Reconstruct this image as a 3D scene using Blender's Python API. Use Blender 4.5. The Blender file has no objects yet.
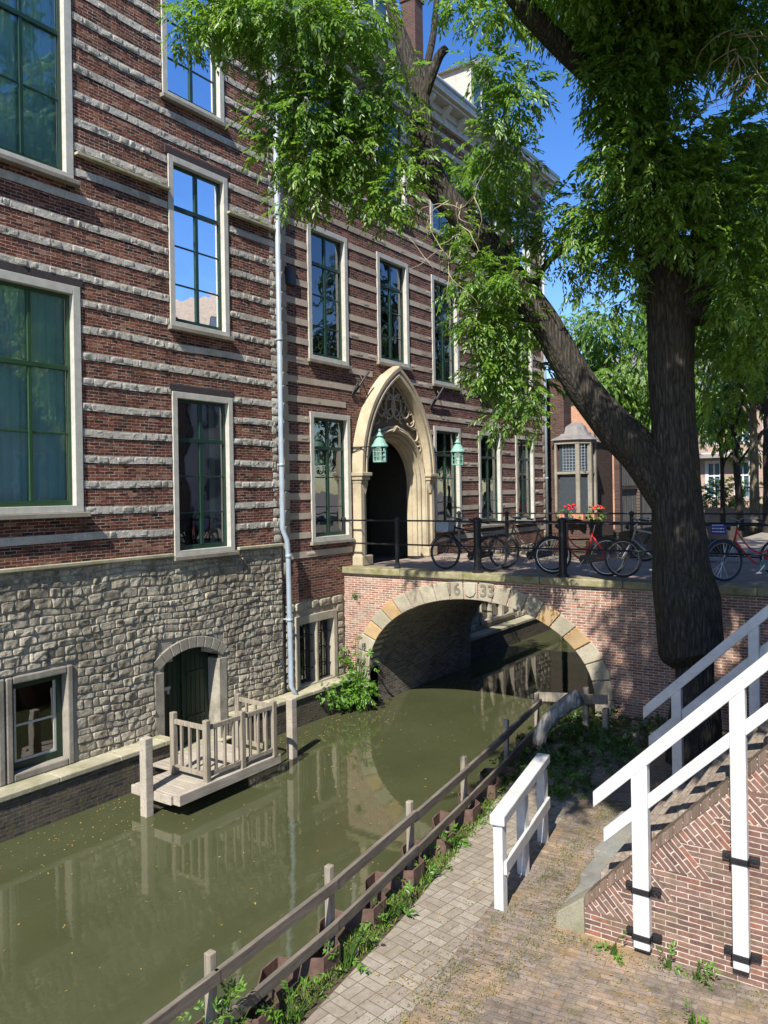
import bpy, math, random
import numpy as np
from mathutils import Vector, Matrix, noise
R = math.radians
random.seed(7); rng = np.random.default_rng(7)
sc = bpy.context.scene
col = sc.collection

# ------------------------------------------------------------------ camera frame (also used to turn a direction + distance into a point)
CAM = Vector((0, 0, 4.65)); YAW = R(34.5); F = 790.0; ROLL = 0.0165; VH = -20.0
def at(u, v, d):
    du, dv = u - 384, v - 512; c = math.sqrt(1 - ROLL * ROLL)
    a = (c * du - ROLL * dv) / F; b = ((ROLL * du + c * dv) - VH) / F
    return Vector((-math.sin(YAW) + a * math.cos(YAW), math.cos(YAW) + a * math.sin(YAW), -b)) * d + CAM

# ------------------------------------------------------------------ node helpers
class NT:
    def __init__(s, name):
        s.m = bpy.data.materials.new(name); s.m.use_nodes = True
        s.t = s.m.node_tree; s.t.nodes.clear()
        s.out = s.n('ShaderNodeOutputMaterial')
    def n(s, typ, ins=None, **props):
        nd = s.t.nodes.new(typ)
        for k, v in props.items(): setattr(nd, k, v)
        for k, v in (ins or {}).items():
            if hasattr(v, 'is_output') or isinstance(v, bpy.types.NodeSocket): s.t.links.new(v, nd.inputs[k])
            else: nd.inputs[k].default_value = v
        return nd
    def coord(s): return s.n('ShaderNodeTexCoord').outputs['Object']
    def noise(s, vec, scale, detail=4, rough=.55, dist=0):
        return s.n('ShaderNodeTexNoise', {'Vector': vec, 'Scale': scale, 'Detail': detail, 'Roughness': rough, 'Distortion': dist})
    def ramp(s, fac, stops, interp='LINEAR'):
        nd = s.n('ShaderNodeValToRGB', {'Fac': fac}); cr = nd.color_ramp; cr.interpolation = interp
        while len(cr.elements) < len(stops): cr.elements.new(.5)
        for e, (p, c) in zip(cr.elements, stops):
            e.position = p; e.color = (*c, 1) if len(c) == 3 else c
        return nd.outputs['Color']
    def mix(s, fac, a, b, mode='MIX'):
        nd = s.n('ShaderNodeMix', data_type='RGBA', blend_type=mode)
        for sock, v in ((nd.inputs[0], fac), (nd.inputs[6], a), (nd.inputs[7], b)):
            if isinstance(v, bpy.types.NodeSocket): s.t.links.new(v, sock)
            elif isinstance(v, (int, float)): sock.default_value = v
            else: sock.default_value = (*v, 1)
        return nd.outputs[2]
    def math(s, op, a, b=0.0, clamp=False):
        nd = s.n('ShaderNodeMath', operation=op, use_clamp=clamp)
        for i, v in enumerate((a, b)):
            if isinstance(v, bpy.types.NodeSocket): s.t.links.new(v, nd.inputs[i])
            else: nd.inputs[i].default_value = v
        return nd.outputs[0]
    def bump(s, h, strength=.5, dist=.01, normal=None):
        ins = {'Height': h, 'Strength': strength, 'Distance': dist}
        if normal is not None: ins['Normal'] = normal
        return s.n('ShaderNodeBump', ins).outputs['Normal']
    def bsdf(s, color, rough=.8, normal=None, metal=0, spec=.5, **kw):
        ins = {'Base Color': color if isinstance(color, bpy.types.NodeSocket) else (*color, 1), 'Roughness': rough, 'Metallic': metal, 'Specular IOR Level': spec}
        if normal is not None: ins['Normal'] = normal
        ins.update(kw)
        p = s.n('ShaderNodeBsdfPrincipled', ins)
        s.t.links.new(p.outputs[0], s.out.inputs['Surface'])
        return p
def uvvec(N, plane):
    sx = N.n('ShaderNodeSeparateXYZ', {'Vector': N.coord()})
    a, b = {'x': ('Y', 'Z'), 'y': ('X', 'Z'), 'z': ('X', 'Y')}[plane]
    return N.n('ShaderNodeCombineXYZ', {'X': sx.outputs[a], 'Y': sx.outputs[b]}).outputs[0], sx

def brick_mat(name, plane, bw, bh, joint, palette, mortar, bump=.6, wob=.004, rough_amt=.5, rot=0, stain=None, stain_amt=.5, moss=None, mossamt=.4, uvmap=False, erode=0.0):
    N = NT(name)
    if uvmap: v = N.n('ShaderNodeTexCoord').outputs['UV']
    else: v, sx = uvvec(N, plane)
    if rot: v = N.n('ShaderNodeVectorRotate', {'Vector': v, 'Angle': rot}, rotation_type='Z_AXIS').outputs[0]
    n1 = N.noise(v, 9, 3)
    off = N.n('ShaderNodeVectorMath', {0: n1.outputs['Color'], 1: (.5, .5, .5)}, operation='SUBTRACT')
    off2 = N.n('ShaderNodeVectorMath', {0: off.outputs[0], 'Scale': wob * 3}, operation='SCALE')
    vv = N.n('ShaderNodeVectorMath', {0: v, 1: off2.outputs[0]}, operation='ADD').outputs[0]
    br = N.n('ShaderNodeTexBrick', {'Vector': vv, 'Color1': (0, 0, 0, 1), 'Color2': (1, 1, 1, 1), 'Mortar': (.5, .5, .5, 1), 'Scale': 1.0,
             'Mortar Size': joint / 2, 'Mortar Smooth': .25, 'Bias': 0, 'Brick Width': bw, 'Row Height': bh}, offset=.5)
    k = len(palette)
    cb = N.ramp(br.outputs['Color'], [(i / max(1, k - 1) * .98 + .01, c) for i, c in enumerate(palette)])
    big = N.noise(v, .9, 5, .6); fine = N.noise(v, 60, 4, .7); mid = N.noise(v, 14, 4, .65)
    cb = N.mix(.55, cb, N.ramp(mid.outputs['Fac'], [(.3, (.45, .42, .4)), (.5, (1, 1, 1)), (.72, (1.5, 1.35, 1.2))]), 'MULTIPLY')
    cb = N.mix(.5, cb, N.ramp(fine.outputs['Fac'], [(.3, (.55, .55, .55)), (.65, (1.3, 1.3, 1.3))]), 'MULTIPLY')
    mc = N.mix(.6, mortar, N.ramp(mid.outputs['Fac'], [(.3, (.45, .42, .38)), (.6, (1.1, 1.1, 1.1))]), 'MULTIPLY')
    fac = br.outputs['Fac']
    if erode:   # mortar lost / smeared in patches
        er = N.ramp(N.noise(v, 3.2, 5, .7).outputs['Fac'], [(.42, (1, 1, 1)), (.6, (1 - erode,) * 3)])
        mfac = N.math('MULTIPLY', fac, er)
    else: mfac = fac
    c = N.mix(mfac, cb, mc)
    c = N.mix(.6, c, N.ramp(big.outputs['Fac'], [(.3, (.62, .6, .58)), (.5, (1, 1, 1)), (.7, (1.18, 1.14, 1.08))]), 'MULTIPLY')
    if stain: c = N.mix(N.math('MULTIPLY', N.ramp(N.noise(v, 1.6, 6, .7, .4).outputs['Fac'], [(.5, (0, 0, 0)), (.68, (1, 1, 1))]), stain_amt), c, stain)
    if moss: c = N.mix(N.math('MULTIPLY', N.ramp(N.noise(v, 4.5, 6, .75).outputs['Fac'], [(.52, (0, 0, 0)), (.66, (1, 1, 1))]), mossamt), c, moss)
    h = N.math('SUBTRACT', N.math('MULTIPLY', mid.outputs['Fac'], rough_amt), N.math('MULTIPLY', fac, .9))
    h = N.math('ADD', h, N.math('MULTIPLY', fine.outputs['Fac'], rough_amt * .5))
    h = N.math('ADD', h, N.math('MULTIPLY', br.outputs['Color'], rough_amt * .6))
    N.bsdf(c, .88, N.bump(h, bump, .012 if erode < .5 else .022), spec=.25)
    return N.m

def stone_mat(name, pal, scale=6, bump=.5, island=True, moss=None, mossamt=.5, rough=.9, fine=70, dist=.01):
    N = NT(name); v = N.coord()
    a = N.noise(v, scale, 6, .65); f = N.noise(v, fine, 4, .7); b = N.noise(v, 1.1, 5, .6)
    if island:
        g = N.n('ShaderNodeNewGeometry').outputs['Random Per Island']
        x = N.math('ADD', N.math('MULTIPLY', g, .6), N.math('MULTIPLY', a.outputs['Fac'], .5))
    else: x = a.outputs['Fac']
    k = len(pal); c = N.ramp(x, [(.22 + .6 * i / max(1, k - 1), p) for i, p in enumerate(pal)])
    c = N.mix(.6, c, N.ramp(f.outputs['Fac'], [(.3, (.55, .54, .52)), (.65, (1.25, 1.25, 1.22))]), 'MULTIPLY')
    c = N.mix(.7, c, N.ramp(b.outputs['Fac'], [(.32, (.55, .53, .5)), (.55, (1.05, 1.05, 1.03))]), 'MULTIPLY')
    if moss: c = N.mix(N.math('MULTIPLY', N.ramp(N.noise(v, 3.5, 6, .75).outputs['Fac'], [(.48, (0, 0, 0)), (.62, (1, 1, 1))]), mossamt), c, moss)
    h = N.math('ADD', a.outputs['Fac'], N.math('MULTIPLY', f.outputs['Fac'], .5))
    N.bsdf(c, rough, N.bump(h, bump, dist), spec=.25)
    return N.m

def plain(name, c, rough=.6, metal=0, var=.25, scale=12, bump=.1, spec=.5, dirt=None, dirtamt=.4):
    N = NT(name); v = N.coord()
    a = N.noise(v, scale, 5, .65)
    cc = N.mix(1.0, c, N.ramp(a.outputs['Fac'], [(.25, (1 - var,) * 3), (.7, (1 + var * .5,) * 3)]), 'MULTIPLY')
    if dirt: cc = N.mix(N.math('MULTIPLY', N.ramp(N.noise(v, scale * .6, 6, .75).outputs['Fac'], [(.5, (0, 0, 0)), (.68, (1, 1, 1))]), dirtamt), cc, dirt)
    N.bsdf(cc, rough, N.bump(a.outputs['Fac'], bump, .01), metal=metal, spec=spec)
    return N.m

def wood_mat(name, c1, c2, axis='Y', rough=.85):
    N = NT(name); v = N.coord()
    s = {'X': (1.2, 22, 22), 'Y': (22, 1.2, 22), 'Z': (22, 22, 1.2)}[axis]
    mp = N.n('ShaderNodeMapping', {'Vector': v, 'Scale': s}).outputs[0]
    a = N.noise(mp, 1.6, 6, .7, .3); b = N.noise(v, 2.3, 4, .6)
    c = N.ramp(a.outputs['Fac'], [(.3, c1), (.68, c2)])
    c = N.mix(.6, c, N.ramp(b.outputs['Fac'], [(.3, (.6, .58, .55)), (.6, (1.1, 1.1, 1.1))]), 'MULTIPLY')
    N.bsdf(c, rough, N.bump(a.outputs['Fac'], .5, .006), spec=.25)
    return N.m

M = {}
M['brick_left'] = brick_mat('dark red brick', 'x', .175, .05, .010, [(.028, .018, .016), (.11, .036, .023), (.18, .054, .031), (.13, .038, .025), (.25, .095, .05), (.05, .025, .021), (.20, .056, .033), (.32, .18, .12)], (.50, .42, .35), bump=1.0, wob=.009, rough_amt=2.4, stain=(.04, .03, .026), stain_amt=.5, erode=.55)
M['brick_right'] = brick_mat('brown brick', 'x', .18, .0555, .010, [(.045, .024, .022), (.13, .05, .038), (.21, .075, .05), (.09, .04, .034), (.27, .12, .08)], (.42, .35, .28), bump=1.0, wob=.004, rough_amt=1.6, stain=(.05, .04, .035), stain_amt=.4, erode=.4)
pal_b = [(.17, .085, .066), (.28, .14, .10), (.35, .19, .14), (.235, .115, .085), (.40, .25, .185), (.19, .10, .082), (.38, .175, .105)]
M['brick_bridge'] = brick_mat('pink bridge brick', 'y', .185, .048, .013, pal_b, (.60, .52, .43), bump=.6, wob=.003, rough_amt=.5, stain=(.40, .33, .27), stain_amt=.35, moss=(.14, .11, .08), mossamt=.3)
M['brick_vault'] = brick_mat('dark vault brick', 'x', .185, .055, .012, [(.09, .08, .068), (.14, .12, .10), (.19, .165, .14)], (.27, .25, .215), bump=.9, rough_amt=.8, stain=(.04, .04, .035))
pal_s = [(.10, .062, .055), (.165, .095, .078), (.21, .12, .095), (.15, .082, .068), (.23, .15, .12), (.12, .075, .065), (.25, .11, .078)]
M['brick_stair'] = brick_mat('stair wall brick', 'y', .19, .0465, .011, pal_s, (.50, .43, .35), bump=.8, wob=.004, rough_amt=.8, stain=(.10, .08, .055), stain_amt=.35, moss=(.15, .13, .07), mossamt=.4)
M['brick_tumbled'] = brick_mat('tumbled brick', 'y', .19, .0465, .011, pal_s, (.50, .43, .35), bump=.6, wob=.003, rough_amt=.5, rot=R(46), moss=(.12, .10, .06), mossamt=.4)
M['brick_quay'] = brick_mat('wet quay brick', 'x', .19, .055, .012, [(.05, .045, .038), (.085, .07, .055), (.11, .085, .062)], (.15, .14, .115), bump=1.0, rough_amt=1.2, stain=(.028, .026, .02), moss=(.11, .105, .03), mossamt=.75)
M['rubble'] = stone_mat('grey rubble stone', [(.25, .215, .16), (.34, .30, .23), (.42, .375, .29), (.37, .33, .255), (.47, .42, .33), (.30, .26, .20)], 10, 1.0, dist=.022, moss=(.075, .068, .055), mossamt=.75)
M['rubble_mortar'] = stone_mat('rubble mortar', [(.27, .245, .195), (.40, .365, .295)], 12, .9, island=False)
M['band_left'] = stone_mat('weathered band stone', [(.36, .335, .285), (.46, .43, .375), (.53, .50, .445), (.42, .39, .34)], 14, 1.0, dist=.02)
M['band_right'] = stone_mat('smooth band stone', [(.36, .30, .235), (.49, .41, .32), (.42, .35, .275)], 5, .4)
M['stone_trim'] = stone_mat('grey trim stone', [(.20, .18, .15), (.33, .30, .25)], 6, .5, island=False)
M['stone_low'] = stone_mat('pale window stone', [(.30, .27, .21), (.42, .38, .30)], 5, .3, island=False)
M['surround'] = stone_mat('door surround stone', [(.26, .235, .19), (.37, .34, .275)], 6, .7, island=True, moss=(.10, .09, .07), mossamt=.4)
M['cream_stone'] = stone_mat('cream portal stone', [(.38, .315, .215), (.50, .43, .31)], 3, .15, island=False, rough=.75)
M['vous_grey'] = stone_mat('grey arch stone', [(.27, .24, .18), (.40, .36, .28), (.34, .305, .235)], 7, .6, moss=(.17, .15, .09), mossamt=.4)
M['vous_orange'] = stone_mat('ochre arch stone', [(.38, .25, .12), (.45, .31, .16)], 6, .5, moss=(.30, .25, .18), mossamt=.6)
M['coping'] = stone_mat('mossy coping stone', [(.20, .18, .11), (.36, .32, .20)], 5, .6, island=False, moss=(.13, .13, .04), mossamt=.7)
M['ledge'] = stone_mat('pale ledge stone', [(.30, .275, .19), (.46, .43, .32)], 5, .5, island=False, moss=(.20, .20, .09), mossamt=.6)
M['bluestone'] = stone_mat('blue stone kerb', [(.16, .16, .15), (.27, .27, .25)], 4, .35, island=False, moss=(.20, .18, .12), mossamt=.5)
M['cornerstone'] = stone_mat('green grey corner stone', [(.20, .19, .14), (.29, .27, .20)], 4, .35, island=False, moss=(.16, .16, .08), mossamt=.5)
M['white'] = plain('white paint', (.56, .555, .53), .45, var=.18, scale=7, bump=.12, dirt=(.36, .34, .27), dirtamt=.5)
M['frame_white'] = plain('window white', (.47, .455, .395), .5, var=.2, scale=6, bump=.1, dirt=(.30, .28, .23), dirtamt=.4)
M['reveal'] = plain('cream reveal', (.74, .70, .60), .6, var=.08, scale=3)
M['green'] = plain('green sash paint', (.012, .040, .026), .35, var=.2, scale=5)
M['green_light'] = plain('green sash paint bright', (.022, .062, .026), .4, var=.2, scale=5)
M['door_green'] = plain('dark green door', (.012, .032, .018), .4, var=.3, scale=5)
M['black'] = plain('black iron', (.016, .016, .018), .45, var=.3, scale=20, spec=.4)
M['zinc'] = plain('blue grey zinc', (.29, .345, .395), .42, var=.18, scale=5, dirt=(.22, .24, .25), dirtamt=.35)
M['lead'] = plain('lead sheet', (.19, .175, .165), .5, var=.3, scale=5, dirt=(.17, .19, .19))
M['verdigris'] = plain('verdigris copper', (.19, .36, .295), .6, var=.3, scale=18, dirt=(.28, .50, .42))
M['curtain_teal'] = plain('teal curtain', (.50, .82, .92), .9, var=.12, scale=2)
M['curtain'] = plain('pale curtain', (.55, .52, .47), .9, var=.1, scale=3)
M['interior'] = plain('dim interior', (.06, .055, .05), .9)
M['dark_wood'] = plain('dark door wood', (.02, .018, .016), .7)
M['rust'] = plain('rusty steel', (.125, .072, .054), .85, var=.45, scale=14, bump=.4, dirt=(.055, .032, .026))
M['wood_rail'] = wood_mat('weathered rail wood', (.095, .08, .062), (.21, .18, .145), 'Y')
M['wood_post'] = wood_mat('weathered post wood', (.16, .135, .10), (.33, .29, .225), 'Z')
M['wood_deck'] = wood_mat('pale deck wood', (.25, .215, .17), (.43, .385, .315), 'X')
M['wood_deck_y'] = wood_mat('pale beam wood', (.25, .215, .17), (.43, .385, .315), 'Y')
M['tile'] = plain('beige pantile', (.27, .215, .165), .85, var=.5, scale=9, dirt=(.13, .10, .08), dirtamt=.5)
M['plaster'] = plain('pale plaster', (.74, .72, .68), .85, var=.15, scale=2)
M['brick_far'] = brick_mat('far brick', 'y', .3, .09, .018, [(.30, .20, .155), (.37, .26, .20), (.33, .225, .175)], (.45, .40, .34), bump=.3)
M['brick_far_x'] = brick_mat('corner house brick', 'x', .2, .06, .012, [(.05, .034, .03), (.08, .05, .042), (.065, .042, .035)], (.11, .095, .08), bump=.5)  # palette kept dark to stand in for the tree shade on this wall
M['brick_corner_y'] = brick_mat('corner house brick face', 'y', .2, .06, .012, [(.06, .035, .03), (.10, .05, .042)], (.13, .11, .09), bump=.5)  # side wall likewise darkened for the tree shade
M['brick_orange'] = brick_mat('orange brick', 'y', .2, .06, .012, [(.40, .18, .10), (.46, .23, .14)], (.50, .40, .31), bump=.4)
M['brick_opposite'] = brick_mat('opposite brick', 'x', .25, .07, .015, [(.22, .13, .10), (.30, .19, .15)], (.4, .36, .3), bump=.4)
M['blue_glass'] = plain('blue shutter', (.05, .10, .15), .3)
M['sign_blue'] = plain('blue sign', (.02, .035, .30), .4, var=.05)
M['sign_white'] = plain('white lettering', (.7, .7, .75), .5, var=.05)
M['rubber'] = plain('tyre rubber', (.022, .022, .024), .7)
M['rubber_blue'] = plain('blue tyre', (.02, .035, .07), .6)
M['chrome'] = plain('dull chrome', (.45, .45, .45), .3, metal=1, var=.1)
M['saddle'] = plain('saddle vinyl', (.015, .015, .017), .5)
M['red'] = plain('red paint', (.50, .022, .018), .35, var=.1)
M['teal_blue'] = plain('teal blue paint', (.012, .07, .10), .35, var=.1)
M['olive'] = plain('olive bicycle paint', (.10, .095, .07), .4)
M['silver'] = plain('silver bicycle paint', (.30, .31, .31), .35)
M['bikeblack'] = plain('black bicycle paint', (.015, .016, .018), .35)
M['petal'] = plain('red petals', (.65, .02, .03), .6)
M['terracotta'] = plain('terracotta', (.45, .20, .12), .8)
M['soil'] = stone_mat('soil', [(.05, .038, .026), (.11, .085, .055)], 20, 1.0, island=False)

def glass_mat(name, ior=1.75, tint=(.62, .72, .70)):
    N = NT(name); v = N.coord()
    nz = N.noise(v, 1.3, 2, .5); 
    nb = N.bump(nz.outputs['Fac'], .12, .05)
    fr = N.n('ShaderNodeFresnel', {'IOR': ior, 'Normal': nb}).outputs[0]
    fr = N.math('ADD', fr, .08, True)
    tr = N.n('ShaderNodeBsdfTransparent', {'Color': (*tint, 1)}); gl = N.n('ShaderNodeBsdfGlossy', {'Color': (.95, .97, 1, 1), 'Roughness': .012, 'Normal': nb})
    mx = N.n('ShaderNodeMixShader', {0: fr, 1: tr.outputs[0], 2: gl.outputs[0]})
    N.t.links.new(mx.outputs[0], N.out.inputs['Surface']); return N.m
M['glass'] = glass_mat('window glass', 1.9, (.84, .90, .88))
M['glass_lamp'] = glass_mat('lamp glass', 1.5, (.75, .9, .85))

def water_mat():
    N = NT('canal water'); v = N.coord()
    mp = N.n('ShaderNodeMapping', {'Vector': v, 'Scale': (1.0, .45, 1)}).outputs[0]
    a = N.noise(mp, 3.2, 3, .55); b = N.noise(mp, 16, 3, .6); big = N.noise(v, .5, 4, .6)
    h = N.math('ADD', a.outputs['Fac'], N.math('MULTIPLY', b.outputs['Fac'], .22))
    calm = N.ramp(N.noise(v, .35, 2).outputs['Fac'], [(.35, (.35,) * 3), (.65, (1, 1, 1))])
    h = N.math('MULTIPLY', h, calm)
    c = N.ramp(big.outputs['Fac'], [(.3, (.050, .055, .024)), (.7, (.066, .071, .033))])
    N.bsdf(c, .015, N.bump(h, .10, .03), spec=.5, IOR=1.6)
    return N.m
M['water'] = water_mat()

def bark_mat(name, c1, c2, sc_=1.0):
    N = NT(name); v = N.coord()
    mp = N.n('ShaderNodeMapping', {'Vector': v, 'Scale': (14 * sc_, 14 * sc_, 2.2 * sc_)}).outputs[0]
    a = N.noise(mp, 1.6, 6, .7, .8); b = N.noise(v, 2, 5, .65); f = N.noise(v, 45, 4, .7)
    vo = N.n('ShaderNodeTexVoronoi', {'Vector': mp, 'Scale': 1.2}, feature='DISTANCE_TO_EDGE').outputs['Distance']
    h = N.math('ADD', N.math('MULTIPLY', N.math('MINIMUM', vo, .35), 2.0), N.math('MULTIPLY', a.outputs['Fac'], .9))
    c = N.ramp(a.outputs['Fac'], [(.3, c1), (.7, c2)])
    c = N.mix(.7, c, N.ramp(vo, [(0, (.35, .33, .3)), (.25, (1.1, 1.1, 1.1))]), 'MULTIPLY')
    c = N.mix(N.ramp(b.outputs['Fac'], [(.52, (0, 0, 0)), (.7, (.5, .5, .5))]), c, (.07, .063, .03))
    c = N.mix(.4, c, N.ramp(f.outputs['Fac'], [(.3, (.6,) * 3), (.65, (1.3,) * 3)]), 'MULTIPLY')
    N.bsdf(c, .95, N.bump(h, .9, .03), spec=.2); return N.m
M['bark'] = bark_mat('bark', (.020, .018, .016), (.10, .088, .074), 1.15)
M['bark_pale'] = bark_mat('pale bark', (.16, .14, .10), (.28, .25, .18))
M['dead_wood'] = plain('dead pale twigs', (.30, .25, .16), .8)
M['log'] = bark_mat('grey bare wood', (.22, .215, .20), (.42, .41, .38), .6)

def leaf_mat(name, stops, trans=.35, rough=.42):
    N = NT(name)
    g = N.n('ShaderNodeNewGeometry').outputs['Random Per Island']
    nz = N.noise(N.coord(), .9, 3, .6).outputs['Fac']
    x = N.math('ADD', N.math('MULTIPLY', g, .65), N.math('MULTIPLY', N.math('SUBTRACT', nz, .3), .7))
    c = N.ramp(x, stops)
    p = N.bsdf(c, rough, spec=.5)
    tl = N.n('ShaderNodeBsdfTranslucent', {'Color': N.mix(1.0, c, (1.7, 1.75, .75), 'MULTIPLY')})
    mx = N.n('ShaderNodeMixShader', {0: trans, 1: p.outputs[0], 2: tl.outputs[0]})
    N.t.links.new(mx.outputs[0], N.out.inputs['Surface']); return N.m
M['leaf'] = leaf_mat('tree leaves', [(.05, (.05, .115, .022)), (.4, (.11, .215, .034)), (.75, (.19, .30, .048)), (.98, (.31, .38, .09))], .46, .36)
M['leaf_dark'] = leaf_mat('dark leaves', [(.1, (.02, .055, .015)), (.9, (.05, .10, .02))], .3)
M['leaf_far'] = leaf_mat('hedge leaves', [(.1, (.06, .13, .02)), (.9, (.14, .24, .04))], .4)
M['weed'] = leaf_mat('weed leaves', [(.1, (.06, .16, .02)), (.9, (.15, .28, .035))], .35)
M['ivy'] = leaf_mat('ground plant leaves', [(.1, (.035, .08, .015)), (.9, (.08, .15, .025))], .3)
M['dry'] = leaf_mat('dry leaves', [(.1, (.20, .14, .04)), (.5, (.34, .26, .07)), (.9, (.20, .10, .05))], .1, .7)

# ------------------------------------------------------------------ mesh helpers
class MB:
    def __init__(s): s.v = []; s.f = []; s.m = []
    def add(s, vs, fs, mi=0):
        o = len(s.v); s.v += [tuple(x) for x in vs]
        for f in fs: s.f.append(tuple(i + o for i in f)); s.m.append(mi)
        return s
    def box(s, x0, x1, y0, y1, z0, z1, mi=0, T=None):
        vs = [Vector((x, y, z)) for x in (x0, x1) for y in (y0, y1) for z in (z0, z1)]
        if T is not None: vs = [T @ v for v in vs]
        return s.add(vs, [(0, 1, 3, 2), (4, 6, 7, 5), (0, 4, 5, 1), (2, 3, 7, 6), (0, 2, 6, 4), (1, 5, 7, 3)], mi)
    def bar(s, p, q, w, h, up=(0, 0, 1), mi=0):
        p, q = Vector(p), Vector(q); d = (q - p).normalized(); up = Vector(up)
        sx = d.cross(up).normalized(); u = sx.cross(d).normalized()
        vs = [b + sx * (i * w / 2) + u * (j * h / 2) for b in (p, q) for i in (-1, 1) for j in (-1, 1)]
        return s.add(vs, [(0, 1, 3, 2), (4, 6, 7, 5), (0, 4, 5, 1), (2, 3, 7, 6), (0, 2, 6, 4), (1, 5, 7, 3)], mi)
    def tube(s, pts, r, n=8, mi=0, cap=True, jitter=0, seed=0):
        pts = [Vector(p) for p in pts]; k = len(pts)
        rs = r if isinstance(r, (list, tuple)) else [r] * k
        vs = []; fs = []; ref = None
        for i, p in enumerate(pts):
            d = (pts[min(i + 1, k - 1)] - pts[max(i - 1, 0)]).normalized()
            if ref is None: ref = Vector((1, 0, 0)) if abs(d.x) < .8 else Vector((0, 1, 0))
            a = (ref - d * ref.dot(d)).normalized(); ref = a; b = d.cross(a)
            for j in range(n):
                t = 2 * math.pi * j / n; rr = rs[i]
                o = a * math.cos(t) + b * math.sin(t)
                if jitter: rr *= 1 + jitter * noise.noise((p + o * rr) * 1.7 + Vector((seed, 0, 0))) + jitter * .5 * noise.noise((p * .35 + o * 2.6) + Vector((seed, 3, 0)))
                vs.append(p + o * rr)
        for i in range(k - 1):
            for j in range(n): fs.append((i * n + j, i * n + (j + 1) % n, (i + 1) * n + (j + 1) % n, (i + 1) * n + j))
        if cap: fs.append(tuple(range(n))[::-1]); fs.append(tuple(range((k - 1) * n, k * n)))
        return s.add(vs, fs, mi)
    def lathe(s, prof, c, n=16, mi=0, axis='z'):
        vs = []; fs = []; c = Vector(c)
        for (r, h) in prof:
            for j in range(n):
                t = 2 * math.pi * j / n; a, b = r * math.cos(t), r * math.sin(t)
                vs.append(c + (Vector((a, b, h)) if axis == 'z' else Vector((h, a, b)) if axis == 'x' else Vector((a, h, b))))
        for i in range(len(prof) - 1):
            for j in range(n): fs.append((i * n + j, i * n + (j + 1) % n, (i + 1) * n + (j + 1) % n, (i + 1) * n + j))
        fs.append(tuple(range(n))[::-1]); fs.append(tuple(range((len(prof) - 1) * n, len(prof) * n)))
        return s.add(vs, fs, mi)
    def torus(s, c, R_, r, n=32, k=6, mi=0):   # wheel in local XZ plane
        vs = []; fs = []
        for i in range(n):
            t = 2 * math.pi * i / n
            for j in range(k):
                q = 2 * math.pi * j / k; rr = R_ + r * math.cos(q)
                vs.append((c[0] + rr * math.cos(t), c[1] + r * math.sin(q), c[2] + rr * math.sin(t)))
        for i in range(n):
            for j in range(k): fs.append((i * k + j, ((i + 1) % n) * k + j, ((i + 1) % n) * k + (j + 1) % k, i * k + (j + 1) % k))
        return s.add(vs, fs, mi)
    def prism(s, poly, plane, a, b, mi=0, side_mi=None):   # polygon in plane coordinates, extruded from a to b
        def P(u, w, t): return {'x': (t, u, w), 'y': (u, t, w), 'z': (u, w, t)}[plane]
        n = len(poly); vs = [P(u, w, a) for u, w in poly] + [P(u, w, b) for u, w in poly]
        s.add(vs, [tuple(range(n))[::-1], tuple(range(n, 2 * n))], mi)
        o = len(s.v) - 2 * n
        for i in range(n):
            j = (i + 1) % n; s.f.append((o + i, o + j, o + n + j, o + n + i)); s.m.append(mi if side_mi is None else side_mi)
        return s
    def build(s, name, mats, parent=None, smooth=False, bevel=0, **tags):
        me = bpy.data.meshes.new(name); me.from_pydata(s.v, [], s.f)
        mats = mats if isinstance(mats, (list, tuple)) else [mats]
        for m in mats: me.materials.append(m)
        me.polygons.foreach_set('material_index', s.m)
        if smooth: me.polygons.foreach_set('use_smooth', [True] * len(me.polygons))
        me.update(); me.validate()
        bmfix(me)
        return link(name, me, parent, bevel, **tags)
def bmfix(me):
    import bmesh
    if len(me.polygons) > 60000: return
    b = bmesh.new(); b.from_mesh(me); bmesh.ops.recalc_face_normals(b, faces=b.faces); b.to_mesh(me); b.free()
def link(name, me, parent=None, bevel=0, **tags):
    o = bpy.data.objects.new(name, me); col.objects.link(o)
    if parent is not None:
        o.parent = parent
        o.matrix_parent_inverse = parent.matrix_world_cache.inverted() if hasattr(parent, 'matrix_world_cache') else Matrix.Identity(4)
    if bevel:
        b = o.modifiers.new('bevel', 'BEVEL'); b.width = bevel; b.segments = 2; b.limit_method = 'ANGLE'
    for k, v in tags.items(): o[k] = v
    return o
def thing(name, label, category, group=None, loc=(0, 0, 0), rz=0):
    o = bpy.data.objects.new(name, None); col.objects.link(o)
    o.location = loc; o.rotation_euler = (0, 0, rz); o.empty_display_size = .1
    o['label'] = label; o['category'] = category
    if group: o['group'] = group
    return o
# parts are modelled in WORLD coordinates for fixed things (their Empty sits at the origin of the thing), so shift them
def part(mb, name, mats, root, **kw):
    if isinstance(root.location, Vector) and root.location.length > 0 and not kw.pop('local', False):
        L = root.location
        mb.v = [(x - L.x, y - L.y, z - L.z) for x, y, z in mb.v]
    else: kw.pop('local', None)
    return mb.build(name, mats, root, **kw)

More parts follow.
